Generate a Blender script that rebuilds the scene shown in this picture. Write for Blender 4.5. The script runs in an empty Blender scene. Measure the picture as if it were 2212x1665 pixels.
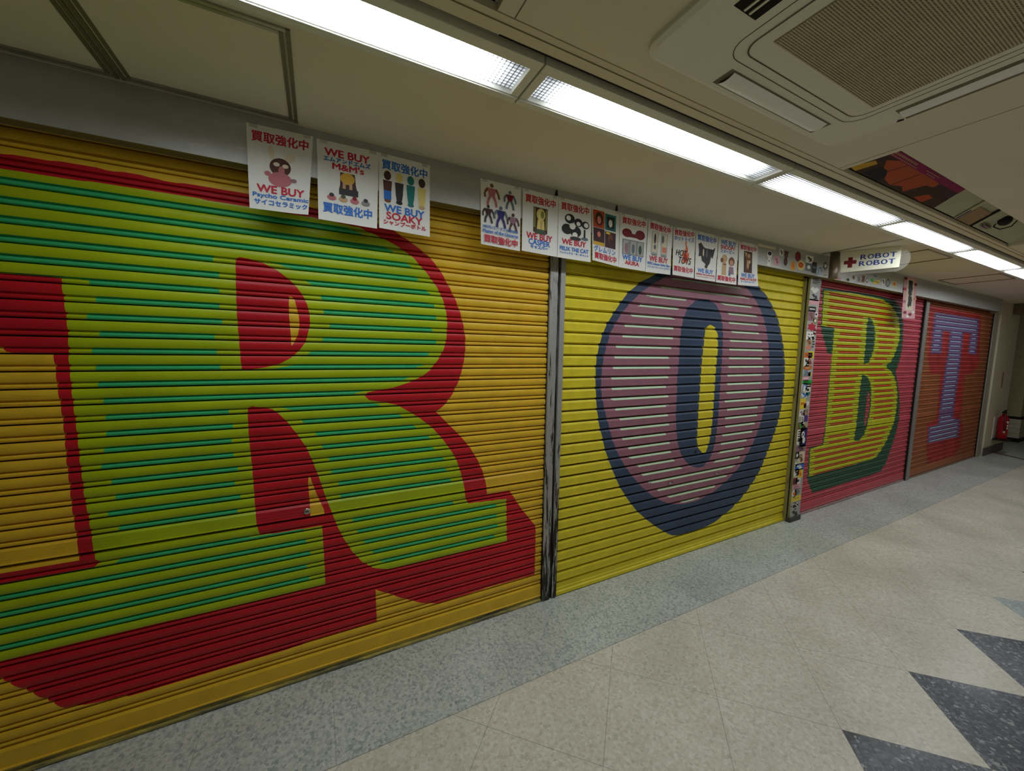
import bpy, math, random
from mathutils import Vector
random.seed(7)
S = bpy.context.scene
C = S.collection

# ------------------------------------------------------------------ camera, world, exposure
cam_d = bpy.data.cameras.new('camera')
cam_d.sensor_width = 36.0
cam_d.lens = 820.6256 * 36.0 / 2212.0
cam_d.clip_start = 0.02
cam = bpy.data.objects.new('camera', cam_d)
C.objects.link(cam)
cam.location = (0.0, -1.75, 1.5228)
cam.rotation_euler = (1.47532755, -0.01774948, -0.47149228)
S.camera = cam
S.view_settings.view_transform = 'Standard'
S.view_settings.look = 'None'
S.view_settings.gamma = 1.0
S.view_settings.use_curve_mapping = False
S.view_settings.exposure = 0.0
LAMP = 13.0            # emission strength of the fluorescent diffusers
w = bpy.data.worlds.new('World'); S.world = w; w.use_nodes = True
w.node_tree.nodes['Background'].inputs[0].default_value = (0.9, 0.95, 1.0, 1)
w.node_tree.nodes['Background'].inputs[1].default_value = 0.02

# ------------------------------------------------------------------ measured outlines (metres on the wall plane: x, z)
P_RED = [(-0.972, 2.101), (-0.869, 2.105), (-0.696, 2.111), (-0.603, 2.108), (-0.575, 2.112), (-0.508, 2.108), (-0.475, 2.104), (-0.416, 2.106), (-0.221, 2.107), (-0.061, 2.1), (0.113, 2.088), (0.226, 2.077), (0.323, 2.054), (0.387, 2.022), (0.437, 1.991), (0.483, 1.963), (0.542, 1.902), (0.579, 1.84), (0.617, 1.775), (0.644, 1.711), (0.664, 1.642), (0.676, 1.573), (0.675, 1.502), (0.664, 1.433), (0.644, 1.362), (0.609, 1.291), (0.57, 1.239), (0.522, 1.203), (0.578, 1.144), (0.647, 1.072), (0.704, 1.002), (0.748, 0.93), (0.779, 0.862), (0.798, 0.796), (0.806, 0.73), (0.944, 0.729), (1.021, 0.61), (1.122, 0.483), (1.125, 0.356), (1.124, 0.179), (0.833, 0.184), (0.538, 0.174), (0.469, 0.195), (0.382, 0.24), (0.302, 0.291), (0.221, 0.344), (0.221, 0.301), (0.224, 0.172), (-0.193, 0.168), (-0.682, 0.168), (-0.851, 0.192), (-0.927, 0.287), (-0.997, 0.369), (-1.099, 0.491)]
P_LIME = [(-0.975, 2.059), (-0.873, 2.059), (-0.699, 2.06), (-0.561, 2.063), (-0.419, 2.061), (-0.223, 2.059), (-0.062, 2.056), (0.076, 2.051), (0.184, 2.043), (0.281, 2.011), (0.349, 1.982), (0.406, 1.95), (0.465, 1.893), (0.507, 1.844), (0.542, 1.794), (0.564, 1.741), (0.579, 1.675), (0.579, 1.619), (0.574, 1.557), (0.558, 1.507), (0.532, 1.463), (0.494, 1.414), (0.451, 1.381), (0.39, 1.354), (0.319, 1.332), (0.252, 1.32), (0.202, 1.313), (0.188, 1.296), (0.206, 1.277), (0.273, 1.262), (0.329, 1.248), (0.376, 1.22), (0.435, 1.18), (0.499, 1.127), (0.551, 1.067), (0.592, 1.009), (0.627, 0.951), (0.648, 0.893), (0.666, 0.829), (0.677, 0.771), (0.68, 0.728), (0.699, 0.696), (0.925, 0.684), (0.933, 0.431), (0.607, 0.424), (0.341, 0.425), (0.28, 0.433), (0.209, 0.459), (0.163, 0.5), (0.12, 0.561), (0.082, 0.639), (0.057, 0.705), (0.038, 0.77), (0.018, 0.834), (-0.008, 0.933), (-0.031, 1.012), (-0.054, 1.078), (-0.086, 1.138), (-0.122, 1.196), (-0.149, 1.231), (-0.175, 1.255), (-0.22, 1.266), (-0.246, 1.271), (-0.26, 1.264), (-0.261, 1.2), (-0.26, 1.132), (-0.254, 1.013), (-0.251, 0.858), (-0.248, 0.768), (-0.238, 0.717), (-0.003, 0.713), (0.001, 0.573), (0.003, 0.43), (-0.184, 0.426), (-0.666, 0.436), (-0.993, 0.432), (-1.104, 0.432)]
P_NR = [(-1.0, 1.742), (-0.897, 1.737), (-0.76, 1.735), (-0.76, 1.704), (-0.759, 1.675), (-0.757, 1.619), (-0.756, 1.559), (-0.758, 1.499), (-0.76, 1.461), (-0.76, 1.399), (-0.76, 1.346), (-0.759, 1.288), (-0.757, 1.229), (-0.756, 1.163), (-0.756, 1.103), (-0.754, 1.038), (-0.753, 0.973), (-0.748, 0.91), (-0.745, 0.847), (-0.742, 0.779), (-0.739, 0.736), (-0.728, 0.724), (-0.745, 0.706), (-0.973, 0.704), (-1.082, 0.702)]
P_NY = [(-1.018, 1.519), (-0.914, 1.5), (-0.901, 1.485), (-0.884, 1.479), (-0.796, 1.477), (-0.794, 1.438), (-0.794, 1.366), (-0.79, 1.301), (-0.788, 1.239), (-0.788, 1.171), (-0.789, 1.099), (-0.787, 1.027), (-0.787, 0.955), (-0.784, 0.872), (-0.781, 0.801), (-0.78, 0.744), (-0.97, 0.742), (-1.079, 0.741)]
P_CR = [(-0.275, 1.856), (-0.262, 1.863), (-0.236, 1.861), (-0.185, 1.85), (-0.14, 1.827), (-0.098, 1.795), (-0.071, 1.766), (-0.048, 1.731), (-0.033, 1.695), (-0.025, 1.654), (-0.025, 1.612), (-0.034, 1.574), (-0.045, 1.535), (-0.067, 1.503), (-0.101, 1.469), (-0.142, 1.444), (-0.193, 1.43), (-0.239, 1.422), (-0.273, 1.419), (-0.275, 1.455), (-0.277, 1.53), (-0.28, 1.631), (-0.279, 1.739)]
P_CY = [(-0.098, 1.725), (-0.088, 1.723), (-0.079, 1.711), (-0.072, 1.679), (-0.065, 1.638), (-0.065, 1.605), (-0.071, 1.568), (-0.089, 1.53), (-0.097, 1.52), (-0.098, 1.572), (-0.101, 1.636), (-0.101, 1.686)]
P_LY = [(-0.049, 0.953), (-0.042, 0.939), (-0.036, 0.914), (-0.015, 0.846), (0.006, 0.789), (0.008, 0.768), (-0.048, 0.769), (-0.049, 0.841), (-0.053, 0.917)]
P_NAVY = [(1.989, 2.026), (1.868, 1.97), (1.763, 1.894), (1.708, 1.833), (1.654, 1.764), (1.602, 1.693), (1.567, 1.623), (1.544, 1.551), (1.529, 1.479), (1.525, 1.414), (1.527, 1.327), (1.537, 1.231), (1.545, 1.168), (1.569, 1.055), (1.596, 0.985), (1.623, 0.898), (1.669, 0.801), (1.713, 0.716), (1.768, 0.62), (1.849, 0.518), (1.929, 0.429), (2.023, 0.351), (2.119, 0.28), (2.22, 0.215), (2.297, 0.173), (2.373, 0.157), (2.503, 0.151), (2.638, 0.156), (2.777, 0.176), (2.89, 0.213), (2.991, 0.253), (3.093, 0.307), (3.195, 0.38), (3.282, 0.459), (3.357, 0.541), (3.411, 0.638), (3.465, 0.737), (3.522, 0.844), (3.56, 0.945), (3.582, 1.037), (3.602, 1.139), (3.601, 1.277), (3.589, 1.43), (3.545, 1.58), (3.493, 1.697), (3.423, 1.821), (3.334, 1.912), (3.241, 1.989), (3.122, 2.057), (2.978, 2.096), (2.776, 2.124), (2.511, 2.132), (2.27, 2.114), (2.114, 2.079)]
P_MAUVE = [(2.088, 2.022), (1.972, 1.965), (1.873, 1.903), (1.786, 1.831), (1.73, 1.776), (1.676, 1.708), (1.633, 1.64), (1.608, 1.567), (1.588, 1.494), (1.577, 1.428), (1.572, 1.363), (1.574, 1.289), (1.584, 1.231), (1.595, 1.196), (1.623, 1.111), (1.657, 1.025), (1.691, 0.937), (1.735, 0.855), (1.791, 0.777), (1.87, 0.686), (1.962, 0.598), (2.068, 0.515), (2.177, 0.453), (2.288, 0.412), (2.416, 0.394), (2.547, 0.394), (2.708, 0.419), (2.846, 0.475), (2.973, 0.542), (3.072, 0.609), (3.155, 0.697), (3.224, 0.79), (3.278, 0.885), (3.314, 0.982), (3.341, 1.091), (3.355, 1.169), (3.369, 1.253), (3.368, 1.381), (3.348, 1.499), (3.32, 1.605), (3.28, 1.709), (3.226, 1.81), (3.159, 1.89), (3.071, 1.966), (2.973, 2.03), (2.809, 2.073), (2.567, 2.089), (2.368, 2.081), (2.206, 2.058)]
P_NIN = [(2.391, 1.885), (2.466, 1.903), (2.542, 1.906), (2.611, 1.881), (2.669, 1.833), (2.704, 1.766), (2.725, 1.679), (2.733, 1.565), (2.736, 1.477), (2.737, 1.343), (2.737, 1.208), (2.739, 1.068), (2.733, 0.92), (2.722, 0.83), (2.696, 0.748), (2.653, 0.689), (2.602, 0.658), (2.542, 0.655), (2.468, 0.675), (2.4, 0.719), (2.345, 0.779), (2.307, 0.853), (2.28, 0.958), (2.265, 1.07), (2.264, 1.146), (2.263, 1.226), (2.257, 1.351), (2.265, 1.475), (2.261, 1.598), (2.267, 1.679), (2.283, 1.761), (2.324, 1.836)]
P_SLOT = [(2.573, 1.728), (2.627, 1.71), (2.665, 1.66), (2.679, 1.555), (2.672, 1.432), (2.672, 1.299), (2.673, 1.165), (2.673, 1.016), (2.665, 0.907), (2.647, 0.819), (2.618, 0.766), (2.578, 0.766), (2.535, 0.802), (2.509, 0.859), (2.508, 0.967), (2.504, 1.098), (2.505, 1.173), (2.506, 1.303), (2.506, 1.433), (2.513, 1.561), (2.521, 1.672), (2.537, 1.711)]
P_DG = [(4.087, 2.127), (4.623, 2.139), (5.078, 2.144), (5.378, 2.139), (5.578, 2.123), (5.759, 2.065), (5.838, 1.976), (5.883, 1.873), (5.922, 1.712), (5.926, 1.591), (5.898, 1.483), (5.859, 1.401), (5.82, 1.344), (5.907, 1.219), (5.984, 1.091), (6.03, 0.967), (6.06, 0.805), (6.034, 0.646), (5.97, 0.508), (5.902, 0.39), (5.834, 0.274), (5.731, 0.206), (5.494, 0.186), (4.817, 0.183), (4.262, 0.18), (4.212, 0.229), (4.133, 0.338), (4.123, 0.486), (4.114, 0.64), (4.356, 0.656), (4.371, 0.844), (4.368, 1.013), (4.358, 1.173), (4.368, 1.291), (4.368, 1.464), (4.369, 1.526), (4.288, 1.536), (4.232, 1.619), (4.164, 1.704), (4.119, 1.782), (4.106, 1.957)]
P_LB = [(4.122, 2.104), (4.627, 2.122), (5.084, 2.117), (5.303, 2.11), (5.482, 2.079), (5.645, 2.011), (5.737, 1.938), (5.796, 1.846), (5.822, 1.766), (5.824, 1.685), (5.773, 1.588), (5.735, 1.523), (5.662, 1.45), (5.569, 1.423), (5.576, 1.395), (5.685, 1.361), (5.795, 1.295), (5.87, 1.22), (5.933, 1.097), (5.956, 0.97), (5.954, 0.848), (5.914, 0.727), (5.842, 0.627), (5.784, 0.544), (5.689, 0.466), (5.592, 0.399), (5.47, 0.37), (5.278, 0.364), (4.781, 0.361), (4.162, 0.359), (4.136, 0.63), (4.378, 0.646), (4.385, 0.843), (4.379, 1.105), (4.374, 1.36), (4.373, 1.581), (4.368, 1.779), (4.139, 1.786), (4.127, 1.958)]
P_BU = [(5.037, 1.916), (5.097, 1.897), (5.165, 1.848), (5.212, 1.776), (5.228, 1.686), (5.225, 1.595), (5.193, 1.519), (5.144, 1.45), (5.052, 1.428), (5.029, 1.465), (5.032, 1.555), (5.033, 1.651), (5.021, 1.739), (5.016, 1.834)]
P_BL = [(5.051, 1.326), (5.147, 1.298), (5.226, 1.243), (5.273, 1.142), (5.296, 1.003), (5.289, 0.881), (5.256, 0.76), (5.21, 0.665), (5.101, 0.618), (5.007, 0.627), (5.001, 0.7), (5.012, 0.795), (5.015, 0.938), (5.009, 1.073), (5.014, 1.199), (5.024, 1.308)]
P_BP = [(5.2, 1.154), (5.257, 1.087), (5.268, 0.923), (5.229, 0.803), (5.192, 0.745), (5.194, 0.846), (5.191, 1.009)]
P_TR = [(6.555, 2.131), (8.44, 2.127), (8.615, 1.401), (8.344, 1.282), (8.096, 1.286), (8.149, 0.643), (8.29, 0.565), (8.303, 0.223), (8.116, 0.12), (7.125, 0.107), (6.993, 0.388), (6.937, 0.666), (7.217, 0.707), (7.182, 1.299), (6.843, 1.303), (6.687, 1.522)]
P_TP = [(6.734, 2.067), (8.377, 2.062), (8.409, 1.91), (8.45, 1.561), (8.112, 1.574), (8.08, 1.853), (7.838, 1.853), (7.837, 1.588), (7.853, 1.303), (7.832, 0.965), (7.842, 0.674), (8.144, 0.637), (8.161, 0.386), (7.019, 0.399), (6.995, 0.619), (7.302, 0.628), (7.296, 0.955), (7.306, 1.31), (7.335, 1.551), (7.317, 1.85), (7.087, 1.85), (7.119, 1.564), (6.76, 1.56), (6.746, 1.846)]
POSTER_CORNERS = [[(-0.208, 2.325), (0.008, 2.331), (-0.208, 2.024), (-0.017, 2.029)],
 [(0.02, 2.327), (0.251, 2.331), (0.018, 2.022), (0.238, 2.018)],
 [(0.251, 2.331), (0.467, 2.327), (0.247, 2.024), (0.463, 2.017)],
 [(0.708, 2.324), (0.926, 2.324), (0.711, 2.021), (0.922, 2.014)],
 [(0.936, 2.325), (1.15, 2.322), (0.933, 2.019), (1.145, 2.013)],
 [(1.152, 2.322), (1.368, 2.323), (1.148, 2.013), (1.368, 2.012)],
 [(1.37, 2.323), (1.574, 2.317), (1.382, 2.026), (1.572, 2.01)],
 [(1.577, 2.316), (1.795, 2.318), (1.575, 2.009), (1.784, 2.006)],
 [(1.8, 2.319), (2.01, 2.309), (1.788, 2.005), (2.001, 2.008)],
 [(2.016, 2.307), (2.223, 2.319), (2.022, 2.012), (2.222, 2.009)],
 [(2.226, 2.315), (2.455, 2.315), (2.233, 2.007), (2.439, 2.006)],
 [(2.459, 2.314), (2.676, 2.316), (2.449, 2.005), (2.669, 2.007)],
 [(2.681, 2.314), (2.904, 2.316), (2.694, 2.009), (2.92, 2.018)]]
BANNER = [(5.448, 2.349), (5.765, 2.354), (5.469, 1.92), (5.794, 1.928)]
PILLAR_STICKERS = [
 (3.85, 2.154, 0.127, 0.05, 'rect', 'silver', 'ink', 'lines', 'silver sticker with dark scrawled lettering, topmost on the sticker covered post'),
 (3.848, 2.075, 0.097, 0.046, 'heart', 'white', 'silver', 'none', 'white heart shaped sticker near the top of the post'),
 (3.843, 2.02, 0.119, 0.051, 'rect', 'silver', 'black', 'squiggle', 'grey sticker with black squiggle just below the white heart sticker'),
 (3.85, 1.977, 0.112, 0.035, 'rect', 'pink', 'white', 'none', 'plain pink square sticker high on the sticker covered post'),
 (3.801, 1.914, 0.089, 0.035, 'rect', 'black', 'white', 'bar', 'black sticker with white bar below the pink square sticker'),
 (3.811, 1.856, 0.082, 0.067, 'rect', 'mauve', 'brown', 'blobs', 'mauve sticker with brown shapes below the black and white one'),
 (3.907, 1.873, 0.046, 0.032, 'ellipse', 'white', 'black', 'dot', 'small white oval with black centre at the post right edge'),
 (3.901, 1.817, 0.053, 0.044, 'ellipse', 'olive', 'white', 'dot', 'olive oval sticker with pale centre beside the mauve sticker'),
 (3.843, 1.762, 0.12, 0.064, 'splash', 'red', 'darkred', 'none', 'red splash shaped sticker in the upper part of the post'),
 (3.911, 1.72, 0.038, 0.036, 'rect', 'darkred', 'white', 'bar', 'small dark red sticker right below the red splash'),
 (3.826, 1.685, 0.097, 0.056, 'rect', 'white', 'black', 'face', 'white square sticker with a simple black smile drawing'),
 (3.905, 1.623, 0.046, 0.089, 'rect', 'silver', 'ink', 'lines', 'tall narrow grey sticker with column of dark lettering'),
 (3.819, 1.633, 0.082, 0.056, 'blob', 'tan', 'brown', 'blobs', 'tan cut-out sticker below the white smile square'),
 (3.813, 1.584, 0.082, 0.036, 'blob', 'salmon', 'white', 'none', 'salmon pink blob sticker below the tan cut-out'),
 (3.802, 1.516, 0.097, 0.036, 'rect', 'orange', 'brown', 'bar', 'orange sticker with brown bar in the upper half of the post'),
 (3.884, 1.52, 0.069, 0.049, 'rect', 'yellow', 'black', 'squiggle', 'small yellow sticker with black squiggle beside the orange one'),
 (3.797, 1.455, 0.067, 0.061, 'rect', 'white', 'black', 'squiggle', 'upright white sticker with black squiggle below the orange bar one'),
 (3.872, 1.459, 0.084, 0.057, 'blob', 'pink', 'brown', 'blobs', 'pink and brown blob sticker right of upright white squiggle sticker'),
 (3.843, 1.406, 0.106, 0.037, 'ellipse', 'orange', 'tan', 'dot', 'orange oval sticker with tan centre'),
 (3.806, 1.358, 0.098, 0.045, 'rect', 'paleblue', 'ink', 'lines', 'pale blue rectangular sticker with thin dark lines at mid post'),
 (3.891, 1.348, 0.062, 0.041, 'splash', 'yellow', 'orange', 'none', 'yellow star sticker at mid post right of pale blue one'),
 (3.829, 1.312, 0.083, 0.033, 'rect', 'pink', 'white', 'bar', 'pink sticker with white bar above the green tag'),
 (3.873, 1.278, 0.115, 0.029, 'rect', 'green', 'black', 'lines', 'bright green tag sticker with dark lettering at mid post'),
 (3.797, 1.235, 0.075, 0.062, 'ellipse', 'white', 'blue', 'arc', 'white oval sticker with blue arc left below the green tag'),
 (3.885, 1.249, 0.062, 0.025, 'rect', 'black', 'white', 'bar', 'small black label right under the green tag'),
 (3.885, 1.208, 0.062, 0.038, 'rect', 'white', 'black', 'dot', 'white sticker with black dot right of the blue arc oval'),
 (3.891, 1.17, 0.054, 0.034, 'heart', 'teal', 'white', 'none', 'teal heart sticker below the white one with black dot'),
 (3.824, 1.164, 0.091, 0.05, 'blob', 'white', 'blue', 'squiggle', 'white blob sticker with blue swirl left of the teal heart'),
 (3.814, 1.086, 0.068, 0.075, 'rect', 'yellow', 'orange', 'bar', 'bright yellow rectangular sticker at the middle of the post'),
 (3.905, 1.086, 0.055, 0.046, 'splash', 'white', 'silver', 'none', 'white star sticker right of the bright yellow rectangle'),
 (3.862, 1.067, 0.031, 0.034, 'rect', 'darkred', 'red', 'none', 'narrow dark red sticker right below bright yellow rectangle edge'),
 (3.812, 1.003, 0.069, 0.05, 'rect', 'white', 'mauve', 'blobs', 'white sticker with mauve blobs just below the bright yellow rectangle'),
 (3.881, 1.003, 0.054, 0.042, 'rect', 'mauve', 'tan', 'blobs', 'mauve sticker with tan blobs right of the white mauve one'),
 (3.898, 0.948, 0.047, 0.043, 'rect', 'purple', 'white', 'none', 'plain purple rectangle sticker on the post right edge'),
 (3.847, 0.93, 0.046, 0.068, 'rect', 'white', 'black', 'lines', 'narrow white sticker with lettering left of the purple rectangle'),
 (3.801, 0.887, 0.061, 0.051, 'rect', 'brown', 'green', 'blobs', 'brown sticker with green blobs on the lower middle of the post'),
 (3.88, 0.873, 0.054, 0.043, 'rect', 'tan', 'black', 'dot', 'tan sticker with black dot right of the brown and green one'),
 (3.888, 0.779, 0.086, 0.138, 'rect', 'navy', 'white', 'blobs', 'tall navy blue sticker with white shapes on the lower half'),
 (3.808, 0.803, 0.077, 0.085, 'rect', 'white', 'black', 'lines', 'white sticker with stacked black lettering left of tall navy one'),
 (3.803, 0.74, 0.077, 0.043, 'ellipse', 'white', 'black', 'squiggle', 'round white sticker with black squiggle beside navy sticker base'),
 (3.851, 0.68, 0.116, 0.048, 'rect', 'mauve', 'ink', 'squiggle', 'mauve sticker with dark squiggle below the tall navy sticker'),
 (3.874, 0.588, 0.086, 0.092, 'rect', 'cream', 'brown', 'blobs', 'cream sticker with brown picture on the lower part of post'),
 (3.785, 0.62, 0.046, 0.052, 'rect', 'ink', 'white', 'dot', 'dark narrow sticker with pale dot left of the cream picture'),
 (3.864, 0.508, 0.11, 0.048, 'rect', 'blue', 'white', 'blobs', 'blue sticker with white marks under the cream picture sticker'),
 (3.798, 0.537, 0.038, 0.043, 'splash', 'white', 'silver', 'none', 'small white star sticker left above the blue sticker'),
 (3.804, 0.455, 0.069, 0.066, 'ellipse', 'white', 'black', 'squiggle', 'white oval with bold black squiggle on the lower post'),
 (3.882, 0.445, 0.063, 0.066, 'rect', 'yellow', 'orange', 'blobs', 'yellow sticker with orange marks right of white squiggle oval'),
 (3.801, 0.379, 0.054, 0.048, 'rect', 'darkred', 'black', 'dot', 'dark red sticker with black dot on the lower post'),
 (3.862, 0.378, 0.055, 0.044, 'rect', 'white', 'black', 'dot', 'white square sticker with black dot beside the dark red one'),
 (3.825, 0.323, 0.101, 0.04, 'rect', 'pink', 'mauve', 'lines', 'pink sticker with faint mauve lettering on the lower post'),
 (3.797, 0.263, 0.062, 0.058, 'ellipse', 'white', 'orange', 'dot', 'white oval sticker with orange centre low on the post'),
 (3.872, 0.272, 0.079, 0.049, 'rect', 'silver', 'ink', 'lines', 'grey label with dark lettering right of the orange centred oval'),
 (3.836, 0.213, 0.118, 0.04, 'rect', 'yellow', 'tan', 'bar', 'yellow striped sticker near the bottom of the post'),
 (3.839, 0.142, 0.102, 0.059, 'blob', 'ink', 'white', 'tagcs', 'dark cut-out sticker with thick white letter shapes near post foot'),
 (3.828, 0.07, 0.118, 0.072, 'rect', 'silver', 'ink', 'squiggle', 'grey sticker with dark squiggles, lowest on the sticker covered post')]
HEADER_STICKERS = [
 (3.021, 2.319, 0.197, 0.017, 'rect', 'cream', 'white', 'none', 'long narrow cream strip stuck above the yellow shutter'),
 (3.06, 2.239, 0.059, 0.1, 'bottle', 'white', 'black', 'cap', 'tall white cut-out sticker with black rounded top on the header'),
 (3.159, 2.234, 0.061, 0.058, 'rect', 'pink', 'mauve', 'blobs', 'pink rectangular sticker right of the black topped cut-out'),
 (3.211, 2.303, 0.049, 0.044, 'rect', 'white', 'ink', 'squiggle', 'small white rectangular sticker with dark mark left of brown cut-out'),
 (3.28, 2.266, 0.082, 0.124, 'figure', 'silver', 'chocolate', 'figure', 'tall dark brown cut-out sticker on the grey header'),
 (3.445, 2.3, 0.073, 0.071, 'ellipse', 'wine', 'darkred', 'dot', 'dark wine red oval sticker on the grey header'),
 (3.385, 2.221, 0.059, 0.07, 'ellipse', 'amber', 'orange', 'dot', 'amber yellow oval sticker left of the round orange badge sticker'),
 (3.497, 2.237, 0.101, 0.068, 'ellipse', 'straw', 'rust', 'badge', 'round straw yellow sticker with rust red centre'),
 (3.619, 2.299, 0.104, 0.051, 'rect', 'white', 'black', 'squiggle', 'white square sticker with black strokes on the header'),
 (3.615, 2.236, 0.084, 0.055, 'rect', 'slate', 'white', 'dot', 'slate grey sticker with white dot under the white square one'),
 (3.7, 2.242, 0.064, 0.081, 'rect', 'ink', 'slate', 'bar', 'dark upright rectangular sticker right of slate grey sticker'),
 (3.791, 2.229, 0.073, 0.078, 'ellipse', 'paleblue', 'slate', 'arc', 'pale blue arch shaped sticker beside the sign post'),
 (3.873, 2.276, 0.067, 0.068, 'splash', 'ink', 'white', 'dot', 'black and white star like sticker left of the sign post'),
 (3.894, 2.201, 0.06, 0.027, 'rect', 'white', 'brown', 'bar', 'small white tag sticker low beside the sign post'),
 (4.109, 2.195, 0.096, 0.02, 'ellipse', 'pink', 'white', 'none', 'flat pink oval sticker at the foot of the sign post'),
 (4.283, 2.2, 0.067, 0.032, 'blob', 'olive', 'black', 'dot', 'olive green and black sticker below the hanging sign'),
 (4.381, 2.23, 0.051, 0.032, 'blob', 'brown', 'tan', 'none', 'small brown blob sticker below the hanging sign'),
 (4.489, 2.224, 0.062, 0.049, 'rect', 'silver', 'ink', 'lines', 'small silver sticker with dark lettering below hanging sign'),
 (4.568, 2.236, 0.054, 0.058, 'figure', 'brown', 'ink', 'none', 'small dark upright figure shaped sticker below hanging sign'),
 (4.643, 2.23, 0.055, 0.046, 'blob', 'slate', 'white', 'dot', 'small slate blob sticker right of dark upright sticker'),
 (4.812, 2.286, 0.095, 0.026, 'rect', 'paleblue', 'navy', 'lines', 'pale label with navy lettering under the hanging sign'),
 (4.745, 2.24, 0.066, 0.034, 'blob', 'green', 'white', 'none', 'green blob sticker left of the slanted yellow one'),
 (4.835, 2.231, 0.125, 0.039, 'slant', 'yellow', 'olive', 'bar', 'slanted yellow rectangular sticker with olive bar'),
 (4.981, 2.249, 0.06, 0.061, 'figure', 'white', 'ink', 'squiggle', 'narrow white sticker with dark outline right of yellow one'),
 (5.085, 2.246, 0.092, 0.079, 'ellipse', 'silver', 'ink', 'ring', 'silver oval sticker with dark ring outline on header'),
 (5.233, 2.25, 0.106, 0.063, 'blob', 'straw', 'orange', 'dot', 'straw yellow cut-out sticker, rightmost of the header stickers')]

# ------------------------------------------------------------------ materials
def lin(c):
    c = c / 255.0
    return c / 12.92 if c <= 0.04045 else ((c + 0.055) / 1.055) ** 2.4
def rgb(c): return (lin(c[0]), lin(c[1]), lin(c[2]), 1.0)
MATS = {}
def nd(nt, t, **kw):
    n = nt.nodes.new(t)
    for k, v in kw.items(): setattr(n, k, v)
    return n
def mat(name, col, rough=0.55, metal=0.0, var=0.06, scale=14.0, spec=0.4, stretch=(1, 1, 1), bump=0.0):
    if name in MATS: return MATS[name]
    m = bpy.data.materials.new(name); m.use_nodes = True; nt = m.node_tree
    b = nt.nodes['Principled BSDF']
    b.inputs['Roughness'].default_value = rough
    b.inputs['Metallic'].default_value = metal
    b.inputs['Specular IOR Level'].default_value = spec
    c = rgb(col)
    tc = nd(nt, 'ShaderNodeTexCoord'); mp = nd(nt, 'ShaderNodeMapping')
    mp.inputs['Scale'].default_value = stretch
    nt.links.new(tc.outputs['Object'], mp.inputs[0])
    nz = nd(nt, 'ShaderNodeTexNoise'); nz.inputs['Scale'].default_value = scale; nz.inputs['Detail'].default_value = 5
    nt.links.new(mp.outputs[0], nz.inputs['Vector'])
    cr = nd(nt, 'ShaderNodeValToRGB')
    cr.color_ramp.elements[0].position = 0.3; cr.color_ramp.elements[1].position = 0.7
    cr.color_ramp.elements[0].color = tuple(v * (1 - var) for v in c[:3]) + (1,)
    cr.color_ramp.elements[1].color = tuple(min(1, v * (1 + var)) for v in c[:3]) + (1,)
    nt.links.new(nz.outputs['Fac'], cr.inputs[0]); nt.links.new(cr.outputs[0], b.inputs['Base Color'])
    if bump:
        bp = nd(nt, 'ShaderNodeBump'); bp.inputs['Strength'].default_value = bump; bp.inputs['Distance'].default_value = 0.002
        nt.links.new(nz.outputs['Fac'], bp.inputs['Height']); nt.links.new(bp.outputs[0], b.inputs['Normal'])
    m.diffuse_color = c
    MATS[name] = m
    return m
def scuffed(name, base, dark, stretch, lo, hi, scale=6.0, rough=0.5, metal=0.0, zdirt=None, var=0.08):
    """base paint with worn patches of a second colour; zdirt=(z0,z1): wear grows towards the floor"""
    if name in MATS: return MATS[name]
    m = mat(name, base, rough, metal, var=var)
    nt = m.node_tree; b = nt.nodes['Principled BSDF']
    src = b.inputs['Base Color'].links[0].from_socket
    tc = nd(nt, 'ShaderNodeTexCoord'); mp = nd(nt, 'ShaderNodeMapping'); mp.inputs['Scale'].default_value = stretch
    nt.links.new(tc.outputs['Object'], mp.inputs[0])
    nz = nd(nt, 'ShaderNodeTexNoise'); nz.inputs['Scale'].default_value = scale; nz.inputs['Detail'].default_value = 6; nz.inputs['Roughness'].default_value = 0.7
    nt.links.new(mp.outputs[0], nz.inputs['Vector'])
    fac = nz.outputs['Fac']
    if zdirt:
        sp = nd(nt, 'ShaderNodeSeparateXYZ'); nt.links.new(tc.outputs['Object'], sp.inputs[0])
        mr = nd(nt, 'ShaderNodeMapRange'); mr.inputs['From Min'].default_value = zdirt[0]; mr.inputs['From Max'].default_value = zdirt[1]
        mr.inputs['To Min'].default_value = zdirt[2]; mr.inputs['To Max'].default_value = 0.0
        nt.links.new(sp.outputs['Z'], mr.inputs[0])
        ad = nd(nt, 'ShaderNodeMath', operation='ADD'); nt.links.new(fac, ad.inputs[0]); nt.links.new(mr.outputs[0], ad.inputs[1]); fac = ad.outputs[0]
    cr = nd(nt, 'ShaderNodeValToRGB'); cr.color_ramp.elements[0].position = lo; cr.color_ramp.elements[1].position = hi
    cr.color_ramp.elements[0].color = (0, 0, 0, 1); cr.color_ramp.elements[1].color = (1, 1, 1, 1)
    nt.links.new(fac, cr.inputs[0])
    mx = nd(nt, 'ShaderNodeMix', data_type='RGBA')
    nt.links.new(cr.outputs[0], mx.inputs['Factor']); nt.links.new(src, mx.inputs['A']); mx.inputs['B'].default_value = rgb(dark)
    nt.links.new(mx.outputs['Result'], b.inputs['Base Color'])
    return m

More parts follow.
